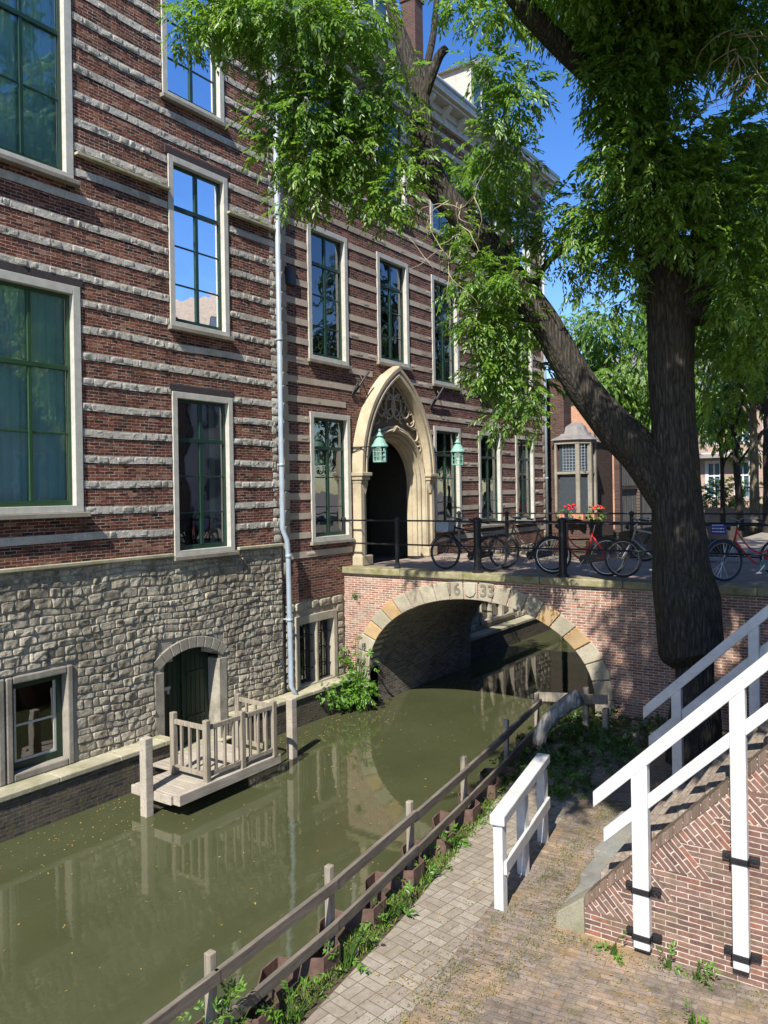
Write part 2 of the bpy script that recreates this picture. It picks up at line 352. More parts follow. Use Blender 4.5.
def leaf_mesh(name, pos, dirs, nrm, length, width, mat, parent=None, four=True, **tags):
    """n folded lanceolate leaves from numpy arrays"""
    n = len(pos)
    side = np.cross(dirs, nrm); side /= np.linalg.norm(side, axis=1, keepdims=True) + 1e-9
    up = np.cross(side, dirs)
    L = length[:, None]; W = width[:, None]
    v0 = pos; v1 = pos + dirs * L * .42 + side * W * .5 + up * W * .18; v2 = pos + dirs * L - up * L * .12; v3 = pos + dirs * L * .42 - side * W * .5 + up * W * .18
    V = np.stack([v0, v1, v2, v3], 1).reshape(-1, 3)
    me = bpy.data.meshes.new(name)
    me.vertices.add(4 * n); me.vertices.foreach_set('co', V.astype(np.float32).ravel())
    i = np.arange(n) * 4
    tri = np.stack([i, i + 1, i + 2, i, i + 2, i + 3], 1).ravel().astype(np.int32)
    me.loops.add(6 * n); me.loops.foreach_set('vertex_index', tri)
    me.polygons.add(2 * n); me.polygons.foreach_set('loop_start', (np.arange(2 * n) * 3).astype(np.int32))
    me.materials.append(mat); me.update(calc_edges=True)
    return link(name, me, parent, **tags)
def unit(a): return a / (np.linalg.norm(a, axis=1, keepdims=True) + 1e-9)
def spray_cloud(clumps, per_m3, rl=(.09, .15), aspect=.24, droop=.9, spray=14, tip=.17):
    """clumps: (centre, radii(3), density factor). Each spray is a drooping compound leaf: leaflets in two ranks along a stalk."""
    P, D, Nn, Ln, Wd = [], [], [], [], []
    for c, rad, dens in clumps:
        c = np.array(c); rad = np.array(rad)
        n = max(3, int(4.19 * rad.prod() * per_m3 * dens / spray))
        u = unit(rng.normal(size=(n, 3))); rr = rng.random(n) ** .4
        rr *= 1 + .25 * np.sin(u[:, 0] * 5 + c[0] * 3) * np.cos(u[:, 2] * 6 + c[1] * 2)
        base = c + u * rr[:, None] * rad
        az = rng.uniform(0, 6.283, n); ax = np.column_stack([np.cos(az), np.sin(az), np.zeros(n)])
        out = unit(u * .8 + ax * .55 + np.array([0, 0, -droop * .45]))
        nn = np.array([.08, -.25, 1.0]) + u * .55 + rng.normal(size=(n, 3)) * .25
        side = unit(np.cross(out, nn)); nn = unit(np.cross(side, out))
        sz = rng.uniform(rl[0], rl[1], n)
        for k in range(spray):
            t = (k // 2 + 1) / (spray / 2); sg = 1 if k % 2 else -1
            last = k == spray - 1
            q = base + out * (t * tip * 1.7) + np.array([0, 0, -1.0]) * (t * t * tip * (.4 + .6 * droop))
            d = unit(out * (1.6 if last else .75) + side * (0 if last else sg * .8) + np.array([0, 0, -(.2 + .6 * droop) * (.5 + t)]) + rng.normal(size=(n, 3)) * .16)
            P.append(q + rng.normal(size=(n, 3)) * .008); D.append(d)
            Nn.append(unit(nn + rng.normal(size=(n, 3)) * .22))
            l = sz * rng.uniform(.8, 1.15, n); Ln.append(l); Wd.append(l * aspect * rng.uniform(.8, 1.2, n))
    return [np.concatenate(a) for a in (P, D, Nn, Ln, Wd)]

XF = -10.7      # facade plane (canal side)

# ------------------------------------------------------------------ walls with rectangular openings
def wall_sheet(mb, plane, at_, u0, u1, w0, w1, holes, mi=0):
    us = sorted({u0, u1, *[h[0] for h in holes], *[h[1] for h in holes]}); ws = sorted({w0, w1, *[h[2] for h in holes], *[h[3] for h in holes]})
    us = [a for a in us if u0 <= a <= u1]; ws = [a for a in ws if w0 <= a <= w1]
    for i in range(len(us) - 1):
        for j in range(len(ws) - 1):
            cu, cw = (us[i] + us[i + 1]) / 2, (ws[j] + ws[j + 1]) / 2
            if any(h[0] < cu < h[1] and h[2] < cw < h[3] for h in holes): continue
            q = [(us[i], ws[j]), (us[i + 1], ws[j]), (us[i + 1], ws[j + 1]), (us[i], ws[j + 1])]
            vs = [(at_, a, b) if plane == 'x' else (a, at_, b) for a, b in q]
            mb.add(vs, [(0, 1, 2, 3)], mi)

def stone_blocks(mb, y0, y1, z0, z1, x, row, width, depth, holes, mi=0, warp=.03, rough=.35, nu=6, nv=5, gap=.012, pillow=.6, skip=0, back=None):
    """irregular pillowed blocks in rough courses on the plane x=const"""
    z = z0
    while z < z1 - .02:
        h = min(random.uniform(*row), z1 - z)
        zm = z + h / 2; iv = [(y0, y1)]
        for (a, b, c, d) in holes:
            if c < zm < d:
                iv = [q for (p, r) in iv for q in ((p, min(r, a)), (max(p, b), r)) if q[1] - q[0] > .05]
        cells = []
        for (p, r) in iv:
            y = p
            if back is not None:
                k_ = max(1, int((r - p) / .25)); yy_ = [p + (r - p) * q / k_ for q in range(k_ + 1)]; wv = lambda a: warp * 1.6 * noise.noise(Vector((a * .8, (z + h / 2) * 1.1, 9)))
                mb.add([(x + back, a, zz + wv(a)) for a in yy_ for zz in (z - .004, z + h + .004)], [(2 * q, 2 * q + 2, 2 * q + 3, 2 * q + 1) for q in range(k_)], mi)
            while y < r - .001:
                w = random.uniform(*width); e = y + w
                if r - e < width[0] * .5: e = r
                cells.append((y, min(e, r))); y = e
        for (ya, yb) in cells:
            ya += gap; yb -= gap
            if yb - ya < .04 or random.random() < skip: continue
            zlo = z + gap * .7 + random.uniform(-.006, .006); zhi = z + h - gap * .7 + random.uniform(-.006, .006)
            cy, cz = (ya + yb) / 2, (zlo + zhi) / 2
            bad = False
            for (a, b, c, d) in holes:
                if ya < b and yb > a and zlo < d and zhi > c:
                    if a <= cy <= b and c <= cz <= d: bad = True; break
                    if cy < a: yb = min(yb, a)
                    elif cy > b: ya = max(ya, b)
                    elif cz < c: zhi = min(zhi, c)
                    else: zlo = max(zlo, d)
            if bad or yb - ya < .035 or zhi - zlo < .03: continue
            dep = depth * random.uniform(.45, 1.2); tl1, tl2 = random.uniform(-.25, .25), random.uniform(-.25, .25); sd = random.random() * 50
            vs = []; fs = []
            for i in range(nu):
                for j in range(nv):
                    s_, t_ = -1 + 2 * i / (nu - 1), -1 + 2 * j / (nv - 1); s_ = math.copysign(abs(s_) ** .45, s_); t_ = math.copysign(abs(t_) ** .45, t_)
                    edge = max(abs(s_), abs(t_)); cr = (abs(s_) * abs(t_)) ** 3
                    yy = (ya + yb) / 2 + s_ * (yb - ya) / 2 * (1 - .10 * cr); zz = (zlo + zhi) / 2 + t_ * (zhi - zlo) / 2 * (1 - .14 * cr)
                    if edge > .999: xx = -.02 if depth > .015 else -.004
                    else: xx = dep * ((1 - abs(s_) ** 4) * (1 - abs(t_) ** 4)) ** pillow * (1 + tl1 * s_ + tl2 * t_) + rough * dep * noise.noise(Vector((yy * 11, zz * 11, sd)))
                    wy = warp * noise.noise(Vector((yy * .9, zz * .9, 3))); wz = warp * 1.6 * noise.noise(Vector((yy * .8, zz * 1.1, 9)))
                    vs.append((x + xx, yy + wy * (1 if warp > .01 else 0), zz + wz))
            for i in range(nu - 1):
                for j in range(nv - 1): fs.append((i * nv + j, (i + 1) * nv + j, (i + 1) * nv + j + 1, i * nv + j + 1))
            mb.add(vs, fs, mi)
        z += h

# ------------------------------------------------------------------ windows
def window(root, y0, y1, z0, z1, cols=2, rows=(.27, .51, .755), fw=.11, depth=.13, paint='green', curtain=None, X=XF, sill=True, swell=.10):
    x = X; f = MB()
    p = .025
    f.box(x - depth, x + p, y0, y0 + fw, z0, z1); f.box(x - depth, x + p, y1 - fw, y1, z0, z1)
    f.box(x - depth, x + p, y0 + fw, y1 - fw, z1 - fw, z1); f.box(x - depth, x + p, y0 + fw, y1 - fw, z0, z0 + fw * .8)
    fr = f.build('window', M['frame_white'], root, bevel=.006)
    # inner reveals, cream, seen through the glass
    r = MB(); xi = x - depth
    r.box(xi - .34, xi - .05, y1 - fw - .012, y1 - fw + .05, z0 + fw * .8, z1 - fw); r.box(xi - .34, xi - .05, y0 + fw - .05, y0 + fw + .012, z0 + fw * .8, z1 - fw)
    r.box(xi - .34, xi - .05, y0 + fw + .012, y1 - fw - .012, z0 + fw * .8 - .05, z0 + fw * .8 + .01)
    r.build('reveal', M['reveal'], fr)
    a0, a1, b0, b1 = y0 + fw + .003, y1 - fw - .003, z0 + fw * .8 + .003, z1 - fw - .003
    s = MB(); st = .05; xa, xb = xi + .015, xi + .06
    s.box(xa, xb, a0, a0 + st, b0, b1); s.box(xa, xb, a1 - st, a1, b0, b1); s.box(xa, xb, a0 + st, a1 - st, b1 - st, b1); s.box(xa, xb, a0 + st, a1 - st, b0, b0 + st * 1.6)
    zt = b1 - (b1 - b0) * rows[0]
    s.box(xa - .01, xb + .012, a0 + st, a1 - st, zt - .035, zt + .035)
    for c in range(1, cols):
        yc = a0 + (a1 - a0) * c / cols; w = .034 if (cols == 2 or c % 2 == 0) else .028
        s.box(xa, xb + .004, yc - w, yc + w, b0 + st * 1.6, zt - .035); s.box(xa, xb + .004, yc - w, yc + w, zt + .035, b1 - st)
    for q in rows[1:]:
        zc = b1 - (b1 - b0) * q
        for c in range(cols):
            ya = a0 + (a1 - a0) * c / cols + .045; yb = a0 + (a1 - a0) * (c + 1) / cols - .045
            s.box(xa + .006, xb - .008, ya, yb, zc - .013, zc + .013)
    s.build('sash', M[paint], fr, bevel=.004)
    g = MB(); xg = xa + .02
    g.add([(xg, a0, b0), (xg, a1, b0), (xg, a1, b1), (xg, a0, b1)], [(0, 1, 2, 3)]); g.build('pane', M['glass'], fr)
    if curtain:
        cm, spans, xo = curtain; cu = MB()
        for (ya, yb) in spans:
            n = max(6, int((yb - ya) / .03)); vs = []
            for i in range(n + 1):
                yy = ya + (yb - ya) * i / n; xx = xi - xo + .025 * math.sin(i * 1.3) + .012 * math.sin(i * .55 + 1)
                vs += [(xx, yy, z0 + .12), (xx + .004, yy, z1 - .1)]
            cu.add(vs, [(2 * i, 2 * i + 2, 2 * i + 3, 2 * i + 1) for i in range(n)])
        cu.build('curtain', M[cm], fr, smooth=True)
    if sill:
        k = MB(); k.box(x - .02, x + swell, y0 - .05, y1 + .05, z0 - .075, z0 - .002)
        k.build('sill', M['stone_trim'], fr, bevel=.008)
    return fr

# ================================================================== LEFT WING
lw = thing('brick_building', 'rough red brick building with pale stone bands over a grey rubble base at the waterside', 'building')
Y0, Y1 = -6.0, 11.92
LH = 17.0
big = [(4.47, 7.39, 4.42, 7.87), (4.47, 7.31, 9.47, 12.95)]
mid = [(9.16, 10.59, 3.60, 6.45), (9.15, 10.55, 7.58, 10.54), (9.06, 10.50, 11.53, 14.4)]
far_l = [(.9, 3.6, 4.42, 7.87), (.9, 3.6, 9.47, 12.95)]
wins = big + mid + far_l
DOOR = (8.9, 10.15, .18, 2.12); BW = [(6.16, 7.1, .70, 2.04), (5.1, 6.02, .70, 2.04)]
wb = MB(); wall_sheet(wb, 'x', XF, Y0, Y1, 3.62, LH, wins)
wb.build('wall', M['brick_left'], lw)
sb = MB(); wall_sheet(sb, 'x', XF - .012, Y0, Y1, -.6, 3.62, [DOOR, BW[0], BW[1]], 1)
stone_blocks(sb, 3.2, Y1 - .02, .62, 3.58, XF - .004, (.08, .165), (.10, .34), .018, [(DOOR[0] - .2, DOOR[1] + .2, 0, 1.72), (4.98, 7.24, .55, 2.18), (DOOR[0] - .12, DOOR[1] + .12, 1.7, 2.12)], 0, warp=.05, gap=.004, pillow=.35, rough=1.3, nu=9, nv=7)
sb.build('stone_base', [M['rubble'], M['rubble_mortar']], lw, smooth=False)
# stone bands, lumpy blocks
for k in range(27):
    bd = MB()
    zc = 4.04 + .4 * k
    if zc > 14.8: break
    hs = [(a - .02, b + .02, c - .1, d + .04) for a, b, c, d in wins]
    yb = Y1 - .16 if k % 2 else Y1 - .02
    stone_blocks(bd, 3.0, yb, zc - .055, zc + .055, XF + .004, (.2, .3), (.10, .34), .011, hs, 0, warp=.018, rough=2.2, nu=9, nv=6, gap=.001, skip=.0, pillow=.3, back=.006)
    bd.build('stone_band', M['band_left'], lw, smooth=True)
# corner quoins
bd = MB()
stone_blocks(bd, Y1 - .26, Y1 - .005, 3.66, 14.8, XF - .005, (.12, .22), (.14, .26), .012, [], 0, warp=.0, rough=1.2, gap=.003, pillow=.3)
bd.build('quoin', M['band_left'], lw, smooth=True)
# drip course, belt
dc = MB()
for a, b in ((7.33, 9.13), (10.52, 11.86)): dc.box(XF - .01, XF + .10, a, b, 9.885, 9.93)
dc.box(XF - .01, XF + .07, 3.6, 4.45, 9.885, 9.93)
dc.build('drip_course', M['ledge'], lw, bevel=.008)
bl = MB()
for a, b in ((Y0, 9.10), (10.66, 11.9)): bl.box(XF - .01, XF + .07, a, b, 3.60, 3.66)
bl.build('belt_course', M['ledge'], lw, bevel=.012)
hdm = plain('dark brick head', (.045, .035, .035), .8, var=.4, scale=20, bump=.4)
for a, b, c, d in big + mid:   # dark flat brick heads
    hd = MB(); hd.box(XF - .01, XF + .012, a - .06, b + .06, d + .004, d + .13); hd.build('lintel', hdm, lw, bevel=.01)
for i, w in enumerate(big): window(lw, *w, cols=4, rows=(.35, .66), fw=.13, paint='green_light' if i == 0 else 'green', curtain=('curtain_teal', [(w[0] + .2, w[1] - .16)], .035), swell=.13)
for i, w in enumerate(mid): window(lw, *w, curtain=('curtain', [(w[1] - .34, w[1] - .2)] if i else [(w[0] + .16, w[0] + .3), (w[1] - .30, w[1] - .16)], .2), swell=.09)
for w in far_l: window(lw, *w, cols=4, rows=(.35, .66), fw=.13, curtain=('curtain_teal', [(w[0] + .16, w[1] - .16)], .16), swell=.13)
# basement casements
for i, (a, b, c, d) in enumerate(BW):
    f = MB(); x = XF
    f.box(x - .22, x + .03, a - .06, a + .04, c - .07, d + .08); f.box(x - .22, x + .03, b - .04, b + .06, c - .07, d + .08)
    f.box(x - .22, x + .025, a + .04, b - .04, d - .03, d + .08); f.box(x - .22, x + .03, a + .04, b - .04, c - .07, c + .04)
    fr = f.build('window', M['stone_trim'], lw, bevel=.02)
    s = MB(); xa, xb = x - .17, x - .12; A, B, C_, D_ = a + .045, b - .045, c + .045, d - .035
    for q in ((A, A + .09, C_, D_), (B - .09, B, C_, D_), (A + .09, B - .09, D_ - .09, D_), (A + .09, B - .09, C_, C_ + .10)): s.box(xa, xb, *q)
    s.build('sash', M['door_green'], fr, bevel=.005)
    s = MB(); xa, xb = x - .165, x - .14; m = (C_ + D_) / 2
    for q in ((A + .09, A + .13, C_ + .1, D_ - .09), (B - .13, B - .09, C_ + .1, D_ - .09), (A + .13, B - .13, m - .015, m + .015), (A + .13, B - .13, C_ + .10, C_ + .14)): s.box(xa, xb, *q)
    s.build('casement_bars', M['frame_white'], fr)
    g = MB(); g.add([(x - .152, A, C_), (x - .152, B, C_), (x - .152, B, D_), (x - .152, A, D_)], [(0, 1, 2, 3)]); g.build('pane', M['glass'], fr)
# water door with segmental stone head
a, b, c, d = DOOR; mz = 1.95
dr = MB(); dr.box(XF - .34, XF - .28, a, b, c, d)
for k in range(1, 12): dr.box(XF - .28, XF - .272, a + (b - a) * k / 12 - .004, a + (b - a) * k / 12 + .004, c, d)
dr.box(XF - .28, XF - .25, (a + b) / 2 - .03, (a + b) / 2 + .03, c, d)
for q in (.45, 1.25): dr.box(XF - .28, XF - .255, a + .72, b - .12, c + q, c + q + .05)
door = dr.build('door', M['door_green'], lw, bevel=.003)
hn = MB(); hn.box(XF - .26, XF - .2, a + .06, a + .3, 1.28, 1.33); hn.box(XF - .26, XF - .21, a + .24, a + .28, 1.2, 1.28); hn.build('handle', M['frame_white'], door)
dj = MB()
dj.box(XF - .36, XF + .008, a - .2, a - .003, .1, 1.66); dj.box(XF - .36, XF + .010, b + .003, b + .2, .1, 1.66)
# segmental head: blocks along an arc
n = 9; cy = (a + b) / 2; hw = (b - a) / 2 + .10; rise = .26; rad = (hw * hw + rise * rise) / (2 * rise); cz = 1.70 + rise - rad
t0 = math.asin(hw / rad)
for k in range(n):
    ta, tb = -t0 + 2 * t0 * k / n + .004, -t0 + 2 * t0 * (k + 1) / n - .004
    q = [(cy + r_ * math.sin(t), cz + r_ * math.cos(t)) for r_, t in ((rad, ta), (rad, tb), (rad + .2, tb), (rad + .2, ta))]
    dj.prism(q, 'x', XF - .34, XF + .012 + .008 * random.random())
dj.box(XF - .25, XF - .013, a - .0, a + .2, 1.8, 2.12); dj.box(XF - .25, XF - .013, b - .2, b, 1.8, 2.12)
dj.build('door_surround', M['surround'], lw, bevel=.012)
# quay plinth under the ledge
qp = MB(); XQ = -10.36
for (p0, p1) in ((Y0, DOOR[0] - .1), (DOOR[1] + .22, 13.95)):
    qp.add([(XQ, p0, -.7), (XQ, p1, -.7), (XQ, p1, .55), (XQ, p0, .55)], [(0, 1, 2, 3)])
for yy in (DOOR[0] - .1, DOOR[1] + .22): qp.add([(XQ, yy, -.7), (XF - .2, yy, -.7), (XF - .2, yy, .55), (XQ, yy, .55)], [(0, 1, 2, 3)])
qp.add([(XF + .08, DOOR[0] - .1, -.7), (XF + .08, DOOR[1] + .22, -.7), (XF + .08, DOOR[1] + .22, .16), (XF + .08, DOOR[0] - .1, .16)], [(0, 1, 2, 3)])
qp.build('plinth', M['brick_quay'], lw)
lg = MB()
for (p0, p1) in ((Y0, DOOR[0] - .1), (DOOR[1] + .22, 13.98)):
    y = p0
    while y < p1 - .01:
        w = min(random.uniform(.7, 1.2), p1 - y); lg.box(XF - .02, XQ + .035, y + .003, y + w - .003, .55, .625 + random.uniform(-.004, .004)); y += w
lg.box(XF - .4, XF + .12, DOOR[0] - .1, DOOR[1] + .22, .16, .20)
lg.build('ledge', M['ledge'], lw, bevel=.012)
# body behind
bx = MB()
for z in (3.2, 8.9, 14.9): bx.box(-20, XF - .5, Y0, Y1, z, z + .15)
for y in (Y0, 8.2, Y1 - .02): bx.box(-20, XF - .02 if y != 8.2 else XF - .5, y - .1, y, -.5, LH)
bx.box(-16.1, -16, Y0, Y1, -.5, LH); bx.box(-16, XF - .36, Y0, Y1 - .1, -.3, .1)
bx.build('interior', M['interior'], lw)
rf = MB(); rf.prism([(XF + .35, LH), (-20, LH), (-15.3, LH + 4.5)], 'y', Y0, Y1); rf.build('roof', M['tile'], lw)
# downpipe at the corner
dp = MB()
dp.tube([(XF + .09, 11.83, 16.9), (XF + .09, 11.84, 3.95), (XF + .15, 11.90, 3.72), (XF + .15, 11.93, 3.4), (XF + .15, 11.95, .8), (XF + .28, 12.02, .55)], .052, 12)
dp.tube([(XF + .15, 11.93, 3.36), (XF + .15, 11.94, 3.44)], .062, 12)
for z in (2.1, 5.2, 7.7, 10.2, 12.6): dp.tube([(XF + (.09 if z > 3.7 else .15), 11.84 if z > 3.7 else 11.94, z), (XF + (.09 if z > 3.7 else .15), 11.84 if z > 3.7 else 11.94, z + .05)], .064, 12); dp.box(XF - .02, XF + .12, 11.82 if z > 3.7 else 11.92, 11.85 if z > 3.7 else 11.95, z + .01, z + .04)
dp.build('downpipe', M['zinc'], lw, smooth=True)

# ================================================================== PORTAL BUILDING
pb = thing('canal_building', 'long brown brick building with smooth stone bands and a pointed cream stone portal', 'building')
P0, P1 = 12.0, 25.5
cols_y = [(12.88, 14.27), (15.44, 16.82), (17.96, 19.40), (20.48, 21.95), (22.98, 24.40)]
rowz = [(3.62, 6.38), (7.5, 10.38), (11.55, 13.95)]
W2 = [(a, b, c, d) for a, b in cols_y for c, d in rowz if not (a == 15.44 and c < 7)]
W2 = [(a, b, 7.76 if (a == 15.44 and c == 7.5) else c, d) for a, b, c, d in W2]
PORT = (14.62, 17.32, 2.9, 6.3)
LOW = [(12.42, 12.96, .68, 1.93), (13.02, 13.56, .68, 1.93)]
BEY = [(20.5, 21.1, .85, 1.75), (21.2, 21.8, .85, 1.75), (21.95, 22.55, .85, 1.75), (23.6, 24.2, .85, 1.75)]
X2 = XF - .03
w = MB(); wall_sheet(w, 'x', X2, P0 - .05, P1, 2.42, 15.2, W2 + [PORT]); w.build('wall', M['brick_right'], pb)
sb = MB(); wall_sheet(sb, 'x', X2 - .02, P0 - .05, P1, -.6, 2.42, LOW + BEY, 1)
stone_blocks(sb, 12.0, 13.95, .62, 2.40, X2 + .0, (.15, .24), (.2, .45), .025, [(12.28, 13.7, .5, 2.12)], 0, warp=.015, rough=.5)
stone_blocks(sb, 19.0, P1, .62, 2.9, X2 + .0, (.15, .24), (.2, .45), .025, [(20.35, 22.7, .7, 1.9), (23.45, 24.35, .7, 1.9)], 0, warp=.015, rough=.5)
sb.build('stone_base', [M['rubble'], M['rubble_mortar']], pb)
for k in range(29):
    bd = MB()
    zc = 3.37 + .405 * k
    if zc > 14.9: break
    hs = [(a - .01, b + .01, c - .09, d + .01) for a, b, c, d in W2] + [(14.3, 17.65, 2.9, 6.6)]
    if 6.5 < zc < 7.9: hs.append((15.82 - 1.3 * (7.9 - zc) / 1.0, 15.82 + 1.3 * (7.9 - zc), 6.5, 7.9))
    stone_blocks(bd, P0 + .03, P1 - .02, zc - .062, zc + .062, X2 + .005, (.3, .4), (.35, .75), .008, hs, 0, warp=.006, rough=.5, gap=.001, pillow=.15, back=.008)
    bd.build('stone_band', M['band_right'], pb, smooth=True)
bd = MB()
stone_blocks(bd, P1 - .35, P1 - .005, 3.0, 15.0, X2 + .005, (.25, .4), (.2, .35), .012, [], 0, warp=0.0, rough=.5, gap=.004, pillow=.25)
stone_blocks(bd, P0 - .04, P0 + .22, 3.0, 15.0, X2 + .005, (.25, .4), (.2, .25), .014, [], 0, warp=0.0, rough=.5, gap=.004, pillow=.25)
bd.build('quoin', M['band_right'], pb, smooth=True)
for i, wd in enumerate(W2):
    window(pb, *wd, X=X2 + .005, fw=.115, depth=.14, rows=(.25, .5, .75), curtain=('curtain', [(wd[1] - .40, wd[1] - .2)] if i % 3 else [(wd[0] + .16, wd[0] + .55), (wd[1] - .45, wd[1] - .2)], .2), swell=.075)
# low barred double window
f = MB()
f.box(X2 - .2, X2 + .03, 12.30, 12.42, .58, 2.10); f.box(X2 - .2, X2 + .03, 13.56, 13.68, .58, 2.10); f.box(X2 - .2, X2 + .03, 12.96, 13.02, .66, 1.93)
f.box(X2 - .2, X2 + .035, 12.42, 13.56, 1.93, 2.10); f.box(X2 - .2, X2 + .035, 12.42, 13.56, .58, .66)
fr = f.build('window', M['stone_low'], pb, bevel=.008)
g = MB()
for a, b, c, d in LOW:
    for k in range(1, 5): g.tube([(X2 - .08, a + (b - a) * k / 5, c), (X2 - .08, a + (b - a) * k / 5, d)], .011, 6)
    for z in (.95, 1.3, 1.65): g.box(X2 - .09, X2 - .07, a, b, z - .01, z + .01)
g.build('grille', M['black'], fr)
g = MB()
for a, b, c, d in LOW: g.add([(X2 - .16, a, c), (X2 - .16, b, c), (X2 - .16, b, d), (X2 - .16, a, d)], [(0, 1, 2, 3)])
g.build('pane', M['glass'], fr)
f = MB()
for a, b, c, d in BEY:
    f.box(X2 - .2, X2 + .04, a - .07, a, c - .08, d + .1); f.box(X2 - .2, X2 + .04, b, b + .05, c - .08, d + .1); f.box(X2 - .2, X2 + .035, a, b, d, d + .1); f.box(X2 - .2, X2 + .06, a - .07, b + .05, c - .1, c - .001)
fr = f.build('window', M['stone_low'], pb, bevel=.008, label='low mullioned window seen through the bridge arch')
g = MB()
for a, b, c, d in BEY: g.add([(X2 - .12, a, c), (X2 - .12, b, c), (X2 - .12, b, d), (X2 - .12, a, d)], [(0, 1, 2, 3)])
g.build('pane', M['glass'], fr)
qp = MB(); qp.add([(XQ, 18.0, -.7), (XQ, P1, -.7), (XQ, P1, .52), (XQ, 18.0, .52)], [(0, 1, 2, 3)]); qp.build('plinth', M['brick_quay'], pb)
lg = MB(); lg.box(X2 - .02, XQ + .04, 18.0, P1, .52, .60); lg.build('ledge', M['ledge'], pb, bevel=.01)
# cornice with consoles
cn = MB()
cn.box(X2 - .02, X2 + .10, P0, P1 + .05, 14.55, 14.75); cn.box(X2 - .02, X2 + .42, P0 - .05, P1 + .2, 14.95, 15.03); cn.box(X2 - .02, X2 + .52, P0 - .05, P1 + .25, 15.03, 15.22)
cn.box(X2 - .02, X2 + .16, P0, P1 + .05, 14.75, 14.95)
y = P0 + .5
while y < P1: cn.prism([(X2 + .1, 14.62), (X2 + .38, 14.88), (X2 + .38, 14.948), (X2 + .1, 14.948)], 'y', y, y + .16); y += .85
cn.build('cornice', M['frame_white'], pb, bevel=.01)
gt = MB(); gt.tube([(X2 + .5, P0 - .1, 15.26), (X2 + .5, P1 + .2, 15.26)], .07, 10); gt.build('gutter', M['zinc'], pb, smooth=True)
# roof with rows of pantiles
def tiled(mb, e0, e1, r0, r1, step=.30, wave=.21):
    e0, e1, r0, r1 = map(Vector, (e0, e1, r0, r1)); nrow = max(2, int((r0 - e0).length / step)); nc = int((e1 - e0).length / wave) * 4
    nn = (e1 - e0).cross(r0 - e0).normalized()
    if nn.z < 0: nn = -nn
    for i in range(nrow):
        vs = []
        for t, lift in ((i / nrow, .045), ((i + 1.05) / nrow, .0)):
            a, b = e0.lerp(r0, t), e1.lerp(r1, t)
            for j in range(nc + 1): vs.append(a.lerp(b, j / nc) + nn * (lift + .028 * math.sin(j * math.pi / 2)))
        mb.add(vs, [(j, j + 1, nc + 2 + j, nc + 1 + j) for j in range(nc)])
rf = MB(); tiled(rf, (X2 + .45, P0 - .1, 15.25), (X2 + .45, P1 + .15, 15.25), (-14.6, P0 - .1, 19.7), (-14.6, P1 - .6, 19.7))
roof = rf.build('roof', M['tile'], pb)
rr = MB(); rr.prism([(X2 + .4, 15.2), (-18.5, 15.2), (-14.6, 19.62)], 'y', P0, P1 - .1); rr.box(-14.75, -14.45, P0, P1 - .5, 19.65, 19.8)
rr.bar((X2 + .45, P1 + .12, 15.3), (-14.6, P1 - .55, 19.78), .12, .12); rr.build('roof_body', M['lead'], pb)
ch = MB(); ch.box(-14.5, -13.95, 22.6, 23.1, 18.5, 21.4); ch.box(-14.55, -13.9, 22.55, 23.15, 21.25, 21.4); ch.build('chimney', M['brick_corner_y'], roof)
for (ya, yb) in ((14.9, 16.2), (20.4, 21.7)):
    d = MB(); xf = X2 + .02; z0, z1 = 15.55, 17.0
    d.box(-12.9, xf - .02, ya, ya + .06, z0, z1); d.box(-12.9, xf - .02, yb - .06, yb, z0, z1)
    d.box(xf - .06, xf, ya - .03, ya + .14, z0, z1); d.box(xf - .06, xf, yb - .14, yb + .03, z0, z1); d.box(xf - .06, xf, ya + .14, yb - .14, z1 - .14, z1); d.box(xf - .06, xf, (ya + yb) / 2 - .04, (ya + yb) / 2 + .04, z0, z1 - .14)
    d.box(xf - .06, xf + .05, ya - .03, yb + .03, z0 - .08, z0)
    d.prism([(ya - .15, z1), (yb + .15, z1), ((ya + yb) / 2, z1 + .45)], 'x', -13.2, xf + .12)
    dm = d.build('dormer', M['frame_white'], pb, bevel=.01)
    s = MB()
    s.box(xf - .05, xf - .02, ya + .15, (ya + yb) / 2 - .045, z0 + .01, z1 - .15); s.box(xf - .05, xf - .02, (ya + yb) / 2 + .045, yb - .15, z0 + .01, z1 - .15)
    s.build('dormer_window', M['blue_glass'], dm)
bx = MB()
for z in (2.85, 6.9, 10.9, 14.4): bx.box(-18, X2 - .5, P0, P1, z, z + .12)
for y in (P0 + .1, 14.35, 17.65, 19.9, P1): bx.box(-18, X2 - .45 if y not in (P0 + .1, P1) else X2 - .005, y - .1, y, -.5, 15.15)
bx.box(-16.1, -16, P0, P1, -.5, 15.1)
bx.build('interior', M['interior'], pb)
pe = MB(); pe.tube([(X2 + .11, 25.2, 14.9), (X2 + .11, 25.2, 3.05)], .05, 10)
for z in (5, 8, 11): pe.tube([(X2 + .11, 25.2, z), (X2 + .11, 25.2, z + .05)], .062, 10)
pe.build('downpipe', M['zinc'], pb, smooth=True)
pq = MB(); pq.box(X2 - .01, X2 + .05, 12.16, 12.46, 8.92, 9.28); pq.box(X2 + .05, X2 + .06, 12.18, 12.44, 8.94, 9.26); pq.build('vent_box', M['black'], pb, bevel=.006)
